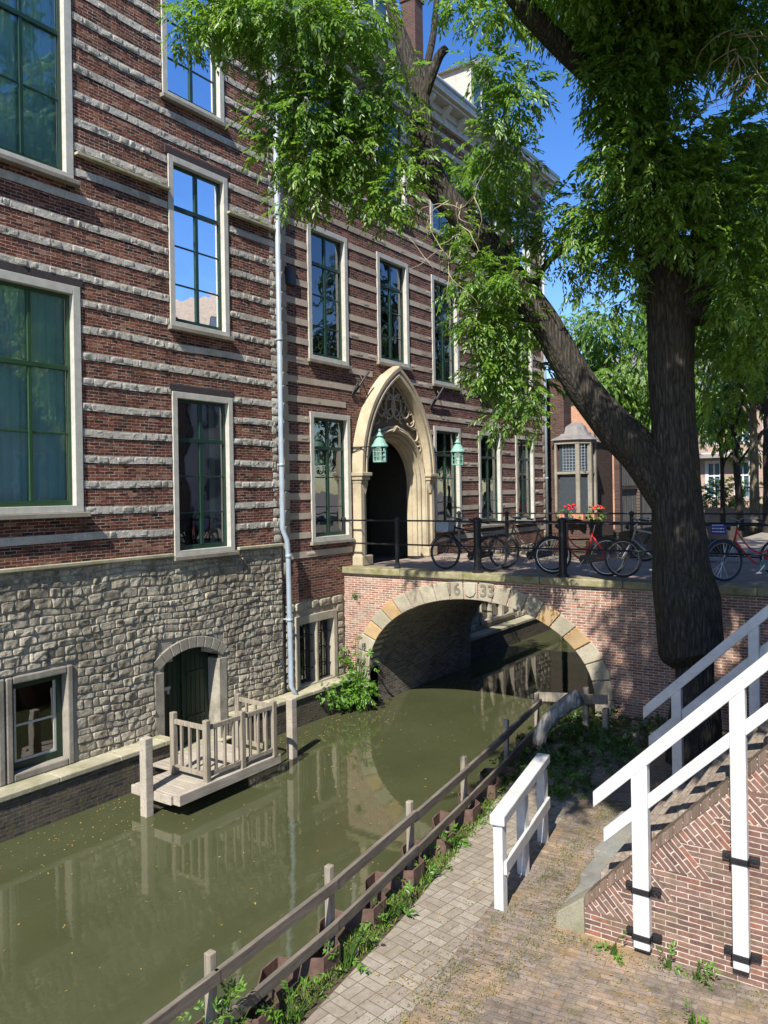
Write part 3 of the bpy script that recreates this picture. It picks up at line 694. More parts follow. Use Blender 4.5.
for yb_, sgn in ((14.42, 1), (17.86, 1)):
    a_ = MB(); z0 = 6.85
    a_.tube([(X2 + .01, yb_, z0), (X2 + .06, yb_ + .06, z0 + .12), (X2 + .16, yb_ + .42, z0 + .58)], .028, 8); a_.tube([(X2 + .01, yb_ + .28, z0 + .5), (X2 + .1, yb_ + .25, z0 + .38)], .02, 8); a_.tube([(X2 + .02, yb_ - .04, z0 + .04), (X2 + .12, yb_ + .05, z0 + .3)], .02, 8)
    a_.lathe([(.05, 0), (.05, .03)], (X2, yb_, z0), 10, axis='x'); a_.build('wall_anchor', M['black'], pb)

# portal
yc = 15.97; zs = 5.10; hw = 1.63; rise = 2.60; rA = (hw * hw + rise * rise) / (2 * hw)
def pointed(hwid, n=18):
    r = rA - (hw - hwid); pts = []
    tmax = math.acos((rA - hw) / r)
    for i in range(n + 1):
        t = tmax * i / n; pts.append((yc - (r * math.cos(t) - (rA - hw)), zs + r * math.sin(t)))
    right = [(2 * yc - a, b) for a, b in pts[::-1][1:]]
    return pts + right
def sweep_rings(mb, prof, pathf, mi=0):
    """prof: list of (inset param, x); pathf(param) -> list of (y,z)"""
    paths = [pathf(p) for p, _ in prof]; n = len(paths[0]); vs = []
    for (p, x), pa in zip(prof, paths): vs += [(x, a, b) for a, b in pa]
    fs = [(i * n + j, i * n + j + 1, (i + 1) * n + j + 1, (i + 1) * n + j) for i in range(len(prof) - 1) for j in range(n - 1)]
    mb.add(vs, fs, mi)
po = MB()
sweep_rings(po, [(1.63, X2 - .02), (1.63, -10.50), (1.60, -10.45), (1.52, -10.45), (1.50, -10.475), (1.455, -10.475), (1.43, -10.455), (1.38, -10.46), (1.35, -10.52), (1.35, -10.70)], pointed)
def rnd(r, n=24):
    cyy = 15.97; r = 1.07 + (r - 1.16) * .78 if r < 1.6 else 1.6; q = 4.84; pts = [(cyy - r, 3.0), (cyy - r, 4.0), (cyy - r, q)]
    pts += [(cyy - r * math.cos(math.pi * i / n), q + r * math.sin(math.pi * i / n)) for i in range(1, n)]
    return pts + [(cyy + r, q), (cyy + r, 4.0), (cyy + r, 3.0)]
prof = [(1.52, -10.69), (1.50, -10.60), (1.46, -10.58), (1.42, -10.62), (1.41, -10.69), (1.365, -10.695), (1.34, -10.66), (1.31, -10.68), (1.30, -10.76), (1.265, -10.77), (1.245, -10.74), (1.22, -10.76), (1.21, -10.85), (1.17, -10.87), (1.16, -10.97), (1.16, -11.0), (1.9, -11.01)]
sweep_rings(po, prof, rnd)
portal = po.build('portal', M['cream_stone'], pb, smooth=False)
for p in portal.data.polygons: p.use_smooth = True
portal.data.set_sharp_from_angle(angle=R(28)) if hasattr(portal.data, 'set_sharp_from_angle') else None
for s in (-1, 1):
    jb = MB()
    e = yc + s * 1.63; i_ = 15.97 + s * 1.33
    a, b = sorted((e - s * .05, i_)); jb.box(X2 - .02, -10.56, a, b, 3.0, 4.86)
    a, b = sorted((e - s * .02, e - s * .16)); jb.box(X2 - .02, -10.50, a, b, 3.0, 4.86)
    a, b = sorted((e + s * .05, e - s * .34)); jb.box(X2 - .02, -10.40, a, b, 5.02, 5.10); jb.box(X2 - .02, -10.44, a + .03, b - .03, 4.93, 5.02); jb.box(X2 - .02, -10.48, a + .06, b - .06, 4.86, 4.93)
    jb.prism([(e - s * .03, 4.86), (e - s * .30, 4.86), (e - s * .2, 4.6)], 'x', X2 - .02, -10.49)
    a, b = sorted((e + s * .02, e - s * .4)); jb.box(X2 - .02, -10.46, a, b, 3.0, 3.22)
    jb.build('jamb', M['cream_stone'], portal, bevel=.012)
# tympanum backing with round hole
ty = MB(); pin = pointed(1.38, 14); half = len(pin) // 2
outer = [(a, max(b, 5.0)) for a, b in pin]; m_ = len(outer)
inner = [(15.97 - 1.32 * math.cos(math.pi * i / (m_ - 1)), 4.84 + 1.32 * math.sin(math.pi * i / (m_ - 1))) for i in range(m_)]
vs = [(-10.71, a, b) for a, b in outer] + [(-10.71, a, b) for a, b in inner]
ty.add(vs, [(i, i + 1, m_ + i + 1, m_ + i) for i in range(m_ - 1)])
ty.build('tympanum', plain('brown tympanum', (.20, .145, .095), .9), portal)
tr = MB()
def curl(c, r, a0, a1, turns_shrink=.0, n=18, w=.028, x=-10.66):
    pts = []
    for i in range(n + 1):
        t = i / n; ang = a0 + (a1 - a0) * t; rr = r * (1 - turns_shrink * t)
        pts.append((x, c[0] + rr * math.cos(ang), c[1] + rr * math.sin(ang)))
    tr.tube(pts, [w * (1 - .35 * abs(2 * i / n - 1)) for i in range(n + 1)], 8)
for s in (-1, 1):
    def mir(c): return (yc + s * c[0] * .88, c[1])
    def cu(c, r, a0, a1, sh=0, w=.03):
        if s < 0: a0, a1 = math.pi - a0, math.pi - a1
        curl(mir(c), r, a0, a1, sh, w=w)
    cu((.28, 7.05), .26, R(200), R(-120), .35); cu((.36, 6.78), .30, R(170), R(-60), .3); cu((.28, 6.70), .34, R(100), R(300), .2)
    cu((.55, 6.62), .22, R(60), R(-200), .5); cu((.82, 6.42), .24, R(120), R(-150), .45); cu((.60, 6.50), .42, R(30), R(110), .1)
    cu((1.05, 6.05), .22, R(130), R(-130), .45); cu((1.22, 5.75), .17, R(120), R(-120), .4); cu((.16, 7.28), .12, R(220), R(-60), .3)
    cu((.46, 7.0), .13, R(200), R(-80), .4, w=.022); cu((.72, 6.72), .13, R(180), R(-120), .4, w=.022); cu((.14, 6.98), .12, R(90), R(-180), .3, w=.022); cu((1.0, 6.28), .12, R(150), R(-140), .4, w=.022); cu((.42, 6.42), .14, R(0), R(260), .3, w=.022); cu((.12, 6.55), .12, R(0), R(250), .3, w=.022)
    cu((.10, 6.75), .26, R(-80), R(80), .1); cu((.95, 6.2), .42, R(20), R(110), .1); cu((1.28, 5.55), .25, R(60), R(150), .1)
tr.tube([(-10.66, yc, 6.5), (-10.66, yc, 7.45)], .025, 8)
for i_w in (1.30, ): 
    q = pointed(i_w, 14); tr.tube([(-10.665, a, b) for a, b in q], .03, 8)
tr.tube([(-10.66, a, b) for a, b in [(15.97 - 1.385 * math.cos(math.pi * i / 20), 4.84 + 1.385 * math.sin(math.pi * i / 20)) for i in range(2, 19)]], .03, 8)
tr.build('tracery', M['cream_stone'], portal, smooth=True)
kn = MB()   # carved ornament at the crown of the round arch
for i in range(9):
    a = R(20 + 18 * i); kn.tube([(-10.60, yc + .02 * math.cos(a), 6.12), (-10.55, yc + .10 * math.cos(a), 6.12 + .09 * math.sin(a)), (-10.57, yc + .17 * math.cos(a + .4), 6.11 + .14 * math.sin(a + .4))], [.022, .018, .008], 6)
kn.build('crown_ornament', M['cream_stone'], portal, smooth=True)
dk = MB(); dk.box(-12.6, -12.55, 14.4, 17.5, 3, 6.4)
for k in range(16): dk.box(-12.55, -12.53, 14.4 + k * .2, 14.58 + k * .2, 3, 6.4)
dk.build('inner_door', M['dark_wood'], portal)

# ------------------------------------------------------------------ lanterns on wall arms
def lantern(y, label):
    x, z = -9.96, 5.60
    t = thing('wall_lantern', label, 'lantern', 'green copper lanterns on arms beside the portal', (XF, y, z))
    a = MB(); a.tube([(X2 - .01, y, z + .07), (x + .02, y, z + .07)], .014, 8); a.tube([(X2 - .0, y, z - .04), (X2 + .12, y, z + .0), (X2 + .28, y, z + .06)], .010, 6); a.lathe([(.06, 0), (.06, .02)], (X2, y, z + .04), 12, axis='x')
    part(a, 'arm', M['black'], t)
    r = MB(); r.lathe([(.19, .05), (.185, .075), (.15, .12), (.125, .18), (.085, .235), (.06, .25), (.06, .275), (.085, .29), (.055, .32), (.03, .37), (.015, .385), (.03, .40), (.03, .43), (.01, .45)], (x, y, z), 16)
    part(r, 'roof', M['verdigris'], t, smooth=False)
    f = MB(); n = 8; rr = .145; zb, zt = z - .26, z + .05
    for k in range(n):
        a0, a1 = 2 * math.pi * k / n, 2 * math.pi * (k + 1) / n
        p0, p1 = (x + rr * math.cos(a0), y + rr * math.sin(a0)), (x + rr * math.cos(a1), y + rr * math.sin(a1))
        f.bar((p0[0], p0[1], zb), (p0[0], p0[1], zt), .017, .017, (1, 0, 0))
        for q in (zb, zb + .1, zb + .2, zt): f.bar((p0[0], p0[1], q), (p1[0], p1[1], q), .014, .014)
    f.lathe([(.155, -.03), (.155, 0), (.13, .0), (.0, .001)], (x, y, zb), n)
    part(f, 'cage', M['verdigris'], t)
    g = MB(); ps = [(x + .138 * math.cos(2 * math.pi * k / n), y + .138 * math.sin(2 * math.pi * k / n)) for k in range(n)]
    g.add([(a_, b_, zb + .005) for a_, b_ in ps] + [(a_, b_, zt - .005) for a_, b_ in ps], [(k, (k + 1) % n, n + (k + 1) % n, n + k) for k in range(n)])
    part(g, 'glass', M['glass_lamp'], t)
    b = MB(); b.lathe([(.01, 0), (.035, .04), (.04, .1), (.02, .15)], (x, y, z - .1), 10); part(b, 'bulb', M['plaster'], t)
lantern(14.36, 'green copper lantern hanging in front of the dark doorway')
lantern(17.88, 'green copper lantern hanging in front of the window to the right of the portal')

# ================================================================== CORNER HOUSE with oriel beyond
cb_ = thing('corner_house', 'dark brick house with a stone oriel and a crenellated parapet behind the parked bicycles', 'house')
w = MB(); w.box(-14, -9.72, 26.6, 29.3, 2.9, 6.35, 0); w.build('wall', M['brick_far_x'], cb_)
w = MB(); w.box(-16, -10.25, 25.9, 26.58, 2.9, 8.5, 0); w.build('side_wall', M['brick_corner_y'], cb_)
w = MB(); y = 26.7
while y < 29.1: w.box(-9.95, -9.68, y, y + .28, 6.35, 6.62); y += .52
w.box(-9.97, -9.66, 26.6, 29.3, 6.30, 6.349); w.build('parapet', M['stone_trim'], cb_, bevel=.01)
w = MB(); w.prism([(-15, 2.9), (-9.9, 2.9), (-9.9, 7.2), (-11.5, 8.3), (-15, 8.3)], 'y', 33.6, 33.9); w.build('gable', M['brick_orange'], cb_)
# oriel: a three sided bay
def bay(r, z0, z1, mb, cx=-9.95, cy=26.3):
    ps = [(cx - r, cy - r), (cx + r * .45, cy - r), (cx + r, cy - r * .45), (cx + r, cy + r * .45), (cx + r * .45, cy + r), (cx - r, cy + r)]
    mb.prism(ps, 'z', z0, z1); return ps
w = MB(); bay(.50, 2.95, 3.7, w); w.build('oriel_base', M['brick_corner_y'], cb_)
w = MB(); ps = bay(.56, 3.70, 3.82, w); bay(.56, 5.15, 5.24, w); bay(.60, 6.18, 6.32, w)
for (a, b) in ps: w.box(a * 1 - .07 + (.03 if a < -9.9 else -.03), a + .07 - .03, b - .07 + (.04 if b < 26.3 else -.04), b + .07 + (.04 if b < 26.3 else -.04), 3.82, 6.18)
w.build('oriel', M['stone_trim'], cb_, bevel=.01)
g = MB(); bay(.46, 3.82, 6.18, g); gl = g.build('oriel_glass', plain('leaded glass', (.05, .06, .07), .12), cb_)
g = MB()
for k in range(9):
    z = 5.28 + k * .1; g.box(-10.3, -9.47, 25.825, 25.835, z, z + .012); g.box(-9.485, -9.475, 26.0, 26.6, z, z + .012)
for k in range(8): g.box(-10.28 + k * .11, -10.268 + k * .11, 25.822, 25.832, 5.25, 6.15)
g.build('lead_bars', M['zinc'], cb_)
g = MB()
def ring(r, z): return [(-9.95 - r, 26.3 - r, z), (-9.95 + r * .45, 26.3 - r, z), (-9.95 + r, 26.3 - r * .45, z), (-9.95 + r, 26.3 + r * .45, z), (-9.95 + r * .45, 26.3 + r, z), (-9.95 - r, 26.3 + r, z)]
L_ = [(.68, 6.32), (.64, 6.37), (.45, 6.48), (.34, 6.64), (.28, 6.80), (.14, 6.92), (.02, 6.95)]
g.add([p for r, z in L_ for p in ring(r, z)], [(6 * i + j, 6 * i + (j + 1) % 6, 6 * i + 6 + (j + 1) % 6, 6 * i + 6 + j) for i in range(len(L_) - 1) for j in range(6)])
g.build('oriel_roof', M['lead'], cb_)
gm = thing('timber_gate', 'weathered grey vertical board gate beyond the dark brick wall', 'gate', None, (-9.6, 29.4, 3))
g = MB()
for k in range(16): g.box(-9.64 , -9.60, 29.5 + k * .3, 29.77 + k * .3, 3.0, 5.75 + .1 * math.sin(k))
part(g, 'board_panel', wood_mat('gate boards', (.09, .085, .085), (.17, .165, .165), 'Z'), gm)
g = MB()
for y in (29.31, 31.8, 34.3): g.box(-9.66, -9.46, y, y + .2, 3, 6.1)
g.box(-9.598, -9.54, 29.55, 34.2, 4.6, 4.75); part(g, 'gate_post', M['brick_far_x'], gm)

# flower boxes: geraniums before the oriel
fb = thing('flower_box', 'flower box of red geraniums hanging at the stone oriel', 'planter', None, (-9.6, 25.5, 3.7))
b = MB(); b.box(-10.3, -9.45, 25.45, 25.65, 3.62, 3.8); b.box(-9.36, -9.18, 25.75, 26.7, 3.62, 3.8); part(b, 'box', M['terracotta'], fb)
cl = [((-9.95, 25.52, 3.85), (.42, .2, .2), 1), ((-9.25, 26.1, 3.85), (.2, .5, .2), 1)]
a_ = spray_cloud(cl, 2600, (.06, .10), .7, .5, 6, .05)
o = leaf_mesh('foliage', a_[0] - np.array(fb.location), *a_[1:], M['weed'], fb)
b = MB()
for k in range(34):
    if k % 2: c = (-9.95 + random.uniform(-.33, .33), 25.42 + random.uniform(-.08, .08), 4.0 + random.uniform(-.06, .12))
    else: c = (-9.2 + random.uniform(-.08, .1), 26.1 + random.uniform(-.4, .4), 4.0 + random.uniform(-.08, .08))
    b.lathe([(.010, -.02), (.032, -.008), (.036, .012), (.012, .032)], c, 6)
part(b, 'blossom', M['petal'], fb)

# ================================================================== BRIDGE
br = thing('arch_bridge', 'pink brick arch bridge with a stone voussoir ring dated 1633', 'bridge', None, (0, 0, 0))
YB, YE = 14.0, 18.6
AC, AA, AB_, ASP = -7.55, 2.52, 1.64, .83
def arc(k=0.0, n=36, base=-.7):
    pts = [(AC - AA - k, base)]
    pts += [(AC - (AA + k) * math.cos(math.pi * i / n), ASP + (AB_ + k) * math.sin(math.pi * i / n)) for i in range(n + 1)]
    return pts + [(AC + AA + k, base)]
def front(y, mat, name):
    f = MB(); o = arc(.0); n = len(o); top = 2.86
    outer = []
    xl, xr = -11.0, 6.0
    for i, (a, b) in enumerate(o): outer.append((a, top))
    vs = [(a, y, b) for a, b in o] + [(a, y, top) for a, b in o]
    f.add(vs, [(i, i + 1, n + i + 1, n + i) for i in range(n - 1)])
    f.add([(xl, y, -.7), (o[0][0], y, -.7), (o[0][0], y, top), (xl, y, top)], [(0, 1, 2, 3)])
    f.add([(o[-1][0], y, -.7), (xr, y, -.7), (xr, y, top), (o[-1][0], y, top)], [(0, 1, 2, 3)])
    f.build(name, mat, br)
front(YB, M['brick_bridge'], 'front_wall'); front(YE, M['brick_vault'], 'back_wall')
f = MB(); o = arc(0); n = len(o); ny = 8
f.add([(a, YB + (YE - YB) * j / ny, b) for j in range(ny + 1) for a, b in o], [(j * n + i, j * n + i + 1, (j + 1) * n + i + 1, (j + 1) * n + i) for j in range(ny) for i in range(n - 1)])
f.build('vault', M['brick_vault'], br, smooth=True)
# voussoirs
f = MB(); nv = 21; seq = {2: 1, 4: 1, 15: 1, 17: 1, 13: 0}
def vpt(t, k): return (AC - (AA + k) * math.cos(t), ASP + (AB_ + k) * math.sin(t))
ths = [-.0 + math.pi * i / nv for i in range(nv + 1)]
# equalise by arc length
N_ = 600; ar = [0]; pr = vpt(0, 0)
for i in range(1, N_ + 1):
    q = vpt(math.pi * i / N_, 0); ar.append(ar[-1] + math.hypot(q[0] - pr[0], q[1] - pr[1])); pr = q
ths = [math.pi * next(i for i, s in enumerate(ar) if s >= ar[-1] * k / nv - 1e-6) / N_ for k in range(nv + 1)]
for k in range(nv):
    a, b = ths[k] + .006, ths[k + 1] - .006; kk = .36 + random.uniform(-.02, .02)
    q = [vpt(a, 0), vpt((a + b) / 2, 0), vpt(b, 0), vpt(b, kk), vpt((a + b) / 2, kk), vpt(a, kk)]
    f.prism(q, 'y', YB - .03 - random.uniform(0, .008), YB + .35, seq.get(k, 0))
for s in (-1, 1):
    z = ASP - .004
    for h in (.42, .38, .45, .3):
        x0 = AC + s * AA; x1 = AC + s * (AA + .33 + random.uniform(0, .05)); a, b = sorted((x0, x1)); f.box(a, b, YB - .033, YB + .3, z - h + .006, z, 0); z -= h
f.build('voussoir_ring', [M['vous_grey'], M['vous_orange']], br, bevel=.012)
# date stones and shield
f = MB(); sh = [(AC - .13, 2.80), (AC + .13, 2.80), (AC + .13, 2.62), (AC + .09, 2.55), (AC, 2.52), (AC - .09, 2.55), (AC - .13, 2.62)]
f.prism(sh, 'y', YB - .065, YB - .03); f.build('shield', M['vous_grey'], br, bevel=.012)
def text(txt, x, y, z, size, mat, parent, name='lettering', depth=.004, rot=(R(90), 0, 0), align='CENTER', tw=1.0):
    cu = bpy.data.curves.new(name, 'FONT'); cu.body = txt; cu.size = size; cu.extrude = depth; cu.align_x = align; cu.align_y = 'CENTER'; cu.offset = .004 * size / .2
    to = bpy.data.objects.new('tmp_text', cu); col.objects.link(to); bpy.context.view_layer.update()
    me = bpy.data.meshes.new_from_object(to.evaluated_get(bpy.context.evaluated_depsgraph_get())); bpy.data.objects.remove(to)
    o = bpy.data.objects.new(name, me); col.objects.link(o); me.materials.clear(); me.materials.append(mat)
    o.location = (x, y, z); o.rotation_euler = rot; o.scale = (tw, 1, 1)
    if parent: o.parent = parent
    return o
carve = stone_mat('carved numerals', [(.15, .135, .105), (.22, .195, .15)], 8, .4, island=False)
text('16', AC - .38, YB - .044, 2.655, .33, carve, br, 'date_numeral')
text('33', AC + .38, YB - .044, 2.655, .33, carve, br, 'date_numeral')
cp = MB(); x = -10.95
while x < 5.8:
    w_ = min(random.uniform(1.4, 2.2), 6 - x); cp.box(x + .004, x + w_ - .004, YB - .075, YB + .34, 2.86, 3.0 + random.uniform(-.003, .003)); x += w_
cp.box(-10.3, 5.8, YE - .3, YE + .07, 2.86, 3.0)
cp.build('coping', M['coping'], br, bevel=.02)
dk = MB(); dk.add([(-10.72, YB + .3, 2.985), (6, YB + .3, 2.985), (6, YE - .25, 2.985), (-10.72, YE - .25, 2.985)], [(0, 1, 2, 3)])
dkm = brick_mat('deck paving', 'z', .2, .1, .012, [(.26, .20, .155), (.33, .255, .20), (.29, .23, .185)], (.24, .20, .16), bump=.4, stain=(.26, .23, .19), stain_amt=.6)
dk.build('deck', dkm, br)
th = MB(); th.box(-10.9, -10.42, YB + .02, 13.99 + .3, 2.55, 2.9); 
dr_ = MB(); dr_.lathe([(.05, 0), (.05, .02)], (-10.42, YB - .02, 2.35), 10, axis='y'); dr_.build('drain_hole', M['black'], br)

# railings along the bridge
def railing(name, label, pts, zb, posts_r=.045, tops=(1.03, .52), extra=None, h=1.1, thick=None):
    t = thing(name, label, 'railing', None, (pts[0][0], pts[0][1], zb))
    for i, (x, y) in enumerate(pts):
        m = MB(); r = posts_r * (1.7 if thick and i in thick else 1)
        m.lathe([(r * 1.5, 0), (r * 1.5, .04), (r, .06), (r, h - .08), (r * 1.35, h - .07), (r * 1.35, h - .03), (r * .8, h), (.0, h + .02)], (x, y, zb), 12)
        part(m, 'post', M['black'], t, smooth=False)
    for q in tops:
        m = MB(); m.tube([(x, y, zb + q) for x, y in pts], .018, 8); part(m, 'rail', M['black'], t)
    return t
railing('bridge_railing', 'black iron railing on the mossy front coping of the bridge', [(-10.83, 14.14), (-9.40, 14.14), (-7.46, 14.14), (-5.66, 14.14), (-3.6, 14.14), (-1.4, 14.14)], 3.0, thick=(2, 3))
railing('bridge_railing', 'black iron railing along the far side of the bridge behind the bicycles', [(-10.3, 18.5), (-8.9, 18.5), (-7.3, 18.5), (-5.7, 18.5), (-4.2, 18.5), (-2.7, 18.5), (-1.2, 18.5)], 3.0, tops=(1.05, .8, .12))

# ================================================================== WATER and GROUND
def sheet(name, polys, mat, **tags):
    m = MB()
    for p in polys: m.add(p, [tuple(range(len(p)))])
    return m.build(name, mat, None, kind='structure', **tags)
sheet('canal_water', [[(-16, -40, 0), (-2, -40, 0), (-2, 80, 0), (-16, 80, 0)]], M['water'])
sheet('canal_bed', [[(-300, -300, -1.2), (300, -300, -1.2), (300, 600, -1.2), (-300, 600, -1.2)]], M['soil'])
fence = [(-4.15, 1.2), (-4.22, 2.6), (-4.30, 3.95), (-4.40, 5.45), (-4.58, 7.05), (-4.78, 8.6), (-5.02, 10.3), (-5.25, 11.9)]
def fx(y, pts=fence):
    for (a, b), (c, d) in zip(pts[:-1], pts[1:]):
        if y <= d: return a + (c - a) * (y - b) / (d - b)
    (a, b), (c, d) = pts[-2], pts[-1]
    return a + (c - a) * (y - b) / (d - b)
edge = lambda y: max(fx(y), -4.98) if y > 12.6 else fx(y)
ys = [-10, 0, 2, 4, 6, 8, 10, 11.9, 13, 14.05]
GZ = .6
# lower quay: soil strip, clinker path, brick apron
def blotch(m):
    t = m.node_tree; p = next(n for n in t.nodes if n.type == 'BSDF_PRINCIPLED'); src = p.inputs['Base Color'].links[0].from_socket
    N = NT.__new__(NT); N.m = m; N.t = t
    v = N.coord(); a = N.noise(v, 1.4, 7, .75, .5).outputs['Fac']; b = N.noise(v, 3.1, 7, .8).outputs['Fac']
    c = N.mix(.85, src, N.ramp(a, [(.35, (.62, .62, .62)), (.5, (1, 1, 1)), (.64, (1.45, 1.28, 1.0))]), 'MULTIPLY')
    c = N.mix(N.math('MULTIPLY', N.ramp(b, [(.56, (0, 0, 0)), (.64, (1, 1, 1))]), .55), c, (.30, .19, .09))
    t.links.new(c, p.inputs['Base Color']); return m
def basket_mat():
    N = NT('path pavers'); v, sx = uvvec(N, 'z')
    v = N.n('ShaderNodeVectorRotate', {'Vector': v, 'Angle': R(8)}, rotation_type='Z_AXIS').outputs[0]
    n1 = N.noise(v, 7, 3); off = N.n('ShaderNodeVectorMath', {0: n1.outputs['Color'], 1: (.5, .5, .5)}, operation='SUBTRACT'); off = N.n('ShaderNodeVectorMath', {0: off.outputs[0], 'Scale': .012}, operation='SCALE')
    v = N.n('ShaderNodeVectorMath', {0: v, 1: off.outputs[0]}, operation='ADD').outputs[0]
    ck = N.n('ShaderNodeTexChecker', {'Vector': N.n('ShaderNodeVectorMath', {0: v, 1: (0, 0, .01)}, operation='ADD').outputs[0], 'Scale': 1 / .21}).outputs['Fac']
    mk = lambda w_, h_: N.n('ShaderNodeTexBrick', {'Vector': v, 'Color1': (0, 0, 0, 1), 'Color2': (1, 1, 1, 1), 'Mortar': (.5, .5, .5, 1), 'Scale': 1.0, 'Mortar Size': .0045, 'Mortar Smooth': .3, 'Brick Width': w_, 'Row Height': h_}, offset=0)
    a, b = mk(.21, .105), mk(.105, .21)
    fac = N.mix(ck, a.outputs['Fac'], b.outputs['Fac']); tint = N.mix(ck, a.outputs['Color'], b.outputs['Color'])
    c = N.ramp(tint, [(.05, (.24, .205, .165)), (.5, (.28, .245, .20)), (.95, (.32, .285, .235))])
    mid = N.noise(v, 12, 5, .7).outputs['Fac']; fine = N.noise(v, 70, 4, .7).outputs['Fac']
    c = N.mix(.6, c, N.ramp(mid, [(.3, (.6, .57, .52)), (.6, (1.1, 1.08, 1.05))]), 'MULTIPLY'); c = N.mix(.5, c, N.ramp(fine, [(.3, (.6,) * 3), (.65, (1.2,) * 3)]), 'MULTIPLY')
    c = N.mix(fac, c, (.12, .10, .07)); c = N.mix(N.math('MULTIPLY', N.ramp(N.noise(v, 2.2, 6, .7).outputs['Fac'], [(.48, (0, 0, 0)), (.66, (1, 1, 1))]), .5), c, (.17, .13, .085))
    h = N.math('SUBTRACT', N.math('ADD', N.math('MULTIPLY', mid, .5), N.math('MULTIPLY', tint, .3)), fac)
    N.bsdf(c, .9, N.bump(h, .6, .01), spec=.25); return N.m
klinker = basket_mat() if True else brick_mat('path pavers', 'z', .21, .105, .010, [(.24, .21, .175), (.32, .29, .245), (.28, .25, .205), (.35, .31, .26)], (.13, .11, .085), bump=.5, wob=.004, rot=R(52), stain=(.16, .13, .09), stain_amt=.45)
apron = brick_mat('apron bricks', 'z', .17, .062, .008, [(.15, .12, .098), (.21, .17, .14), (.25, .205, .175), (.18, .15, .125), (.24, .20, .175)], (.17, .135, .10), bump=.7, wob=.012, rot=R(-6), stain=(.25, .18, .105), stain_amt=.8, moss=(.11, .11, .05), mossamt=.55)
pl = lambda y: np.interp(y, [-10, 4.5, 6.2, 7.6, 9.3, 11.4, 14], [-3.88, -3.97, -4.15, -4.37, -4.70, -5.05, -5.2]).item()
pr_ = lambda y: np.interp(y, [-10, 5, 6, 7.2, 8.5, 10, 14], [-3.1, -3.34, -3.46, -3.6, -3.70, -3.8, -3.9]).item()
def strip(fa, fb, z, name, mat, ylist=ys, sub=None):
    m = MB(); Y = np.linspace(ylist[0], ylist[-1], 60)
    vs = [(f_(y), y, z) for y in Y for f_ in (fa, fb)]
    m.add(vs, [(2 * i, 2 * i + 1, 2 * i + 3, 2 * i + 2) for i in range(len(Y) - 1)])
    return m.build(name, mat, None, kind='structure')
strip(lambda y: fx(y) - .22, lambda y: pl(y) + .03, GZ - .02, 'bank_soil', M['soil'])
strip(pl, pr_, GZ + .004, 'footpath', klinker, [-10, 13.2])
m = MB(); m.add([(pr_(y) - .05, y, GZ) for y in np.linspace(-10, 14.05, 40)] + [(4, 14.05, GZ), (4, -10, GZ)], [tuple(range(42))]); m.build('brick_apron', blotch(apron), None, kind='structure')
# retaining sides of the quay and the upper street level
m = MB(); Y = np.linspace(-10, 14.02, 60)
m.add([(fx(y) - .22, y, z) for y in Y for z in (-1.0, GZ - .02)], [(2 * i, 2 * i + 1, 2 * i + 3, 2 * i + 2) for i in range(59)]); m.build('quay_edge', M['soil'], None, kind='structure')
street = plain('street paving', (.25, .22, .18), .9, var=.3, scale=3, bump=.3)
sheet('street', [[(-4.9, 18.55, 2.98), (300, 18.55, 2.98), (300, 60, 2.98), (-4.9, 60, 2.98)], [(4, -300, 2.98), (300, -300, 2.98), (300, 18.55, 2.98), (4, 18.55, 2.98)],
                 [(-300, 60, 2.98), (300, 60, 2.98), (300, 600, 2.98), (-300, 600, 2.98)], [(-300, -300, 2.98), (-20, -300, 2.98), (-20, 60, 2.98), (-300, 60, 2.98)],
                 [(-.45, 9.42, 2.98), (4, 9.42, 2.98), (4, 14.02, 2.98), (-.45, 14.02, 2.98)]], street)
rw = thing('canal_wall', 'brick canal wall beyond the bridge below the far street', 'wall')
m = MB(); m.add([(-4.9, YE, -.7), (-4.9, 60, -.7), (-4.9, 60, 2.98), (-4.9, YE, 2.98)], [(0, 1, 2, 3)]); m.build('wall', M['brick_quay'], rw)
m = MB(); m.add([(-10.7, 60, -.7), (-4.9, 60, -.7), (-4.9, 60, 2.98), (-10.7, 60, 2.98)], [(0, 1, 2, 3)]); m.box(-10.3, -10.1, 25.5, 60, -.7, 2.96); m.build('end_wall', M['brick_vault'], rw)
m = MB(); m.box(-16, -9.4, 25.5, 26.59, -.7, 2.9); m.box(-16, -10.32, 26.59, 60, -.7, 2.9); m.build('quay', M['brick_quay'], rw)
m = MB(); m.add([(4, -300, -1), (4, 14.02, -1), (4, 14.02, 2.98), (4, -300, 2.98)], [(0, 1, 2, 3)])
m.add([(-.45, 9.42, -.5), (-.45, 14.02, -.5), (-.45, 14.02, 2.98), (-.45, 9.42, 2.98)], [(0, 1, 2, 3)]); m.add([(-.45, 9.42, -.5), (4, 9.42, -.5), (4, 9.42, 2.98), (-.45, 9.42, 2.98)], [(0, 1, 2, 3)])
t_ = thing('retaining_wall', 'brick retaining wall of the raised street beyond the stairs', 'wall'); m.build('wall', M['brick_vault'], t_)

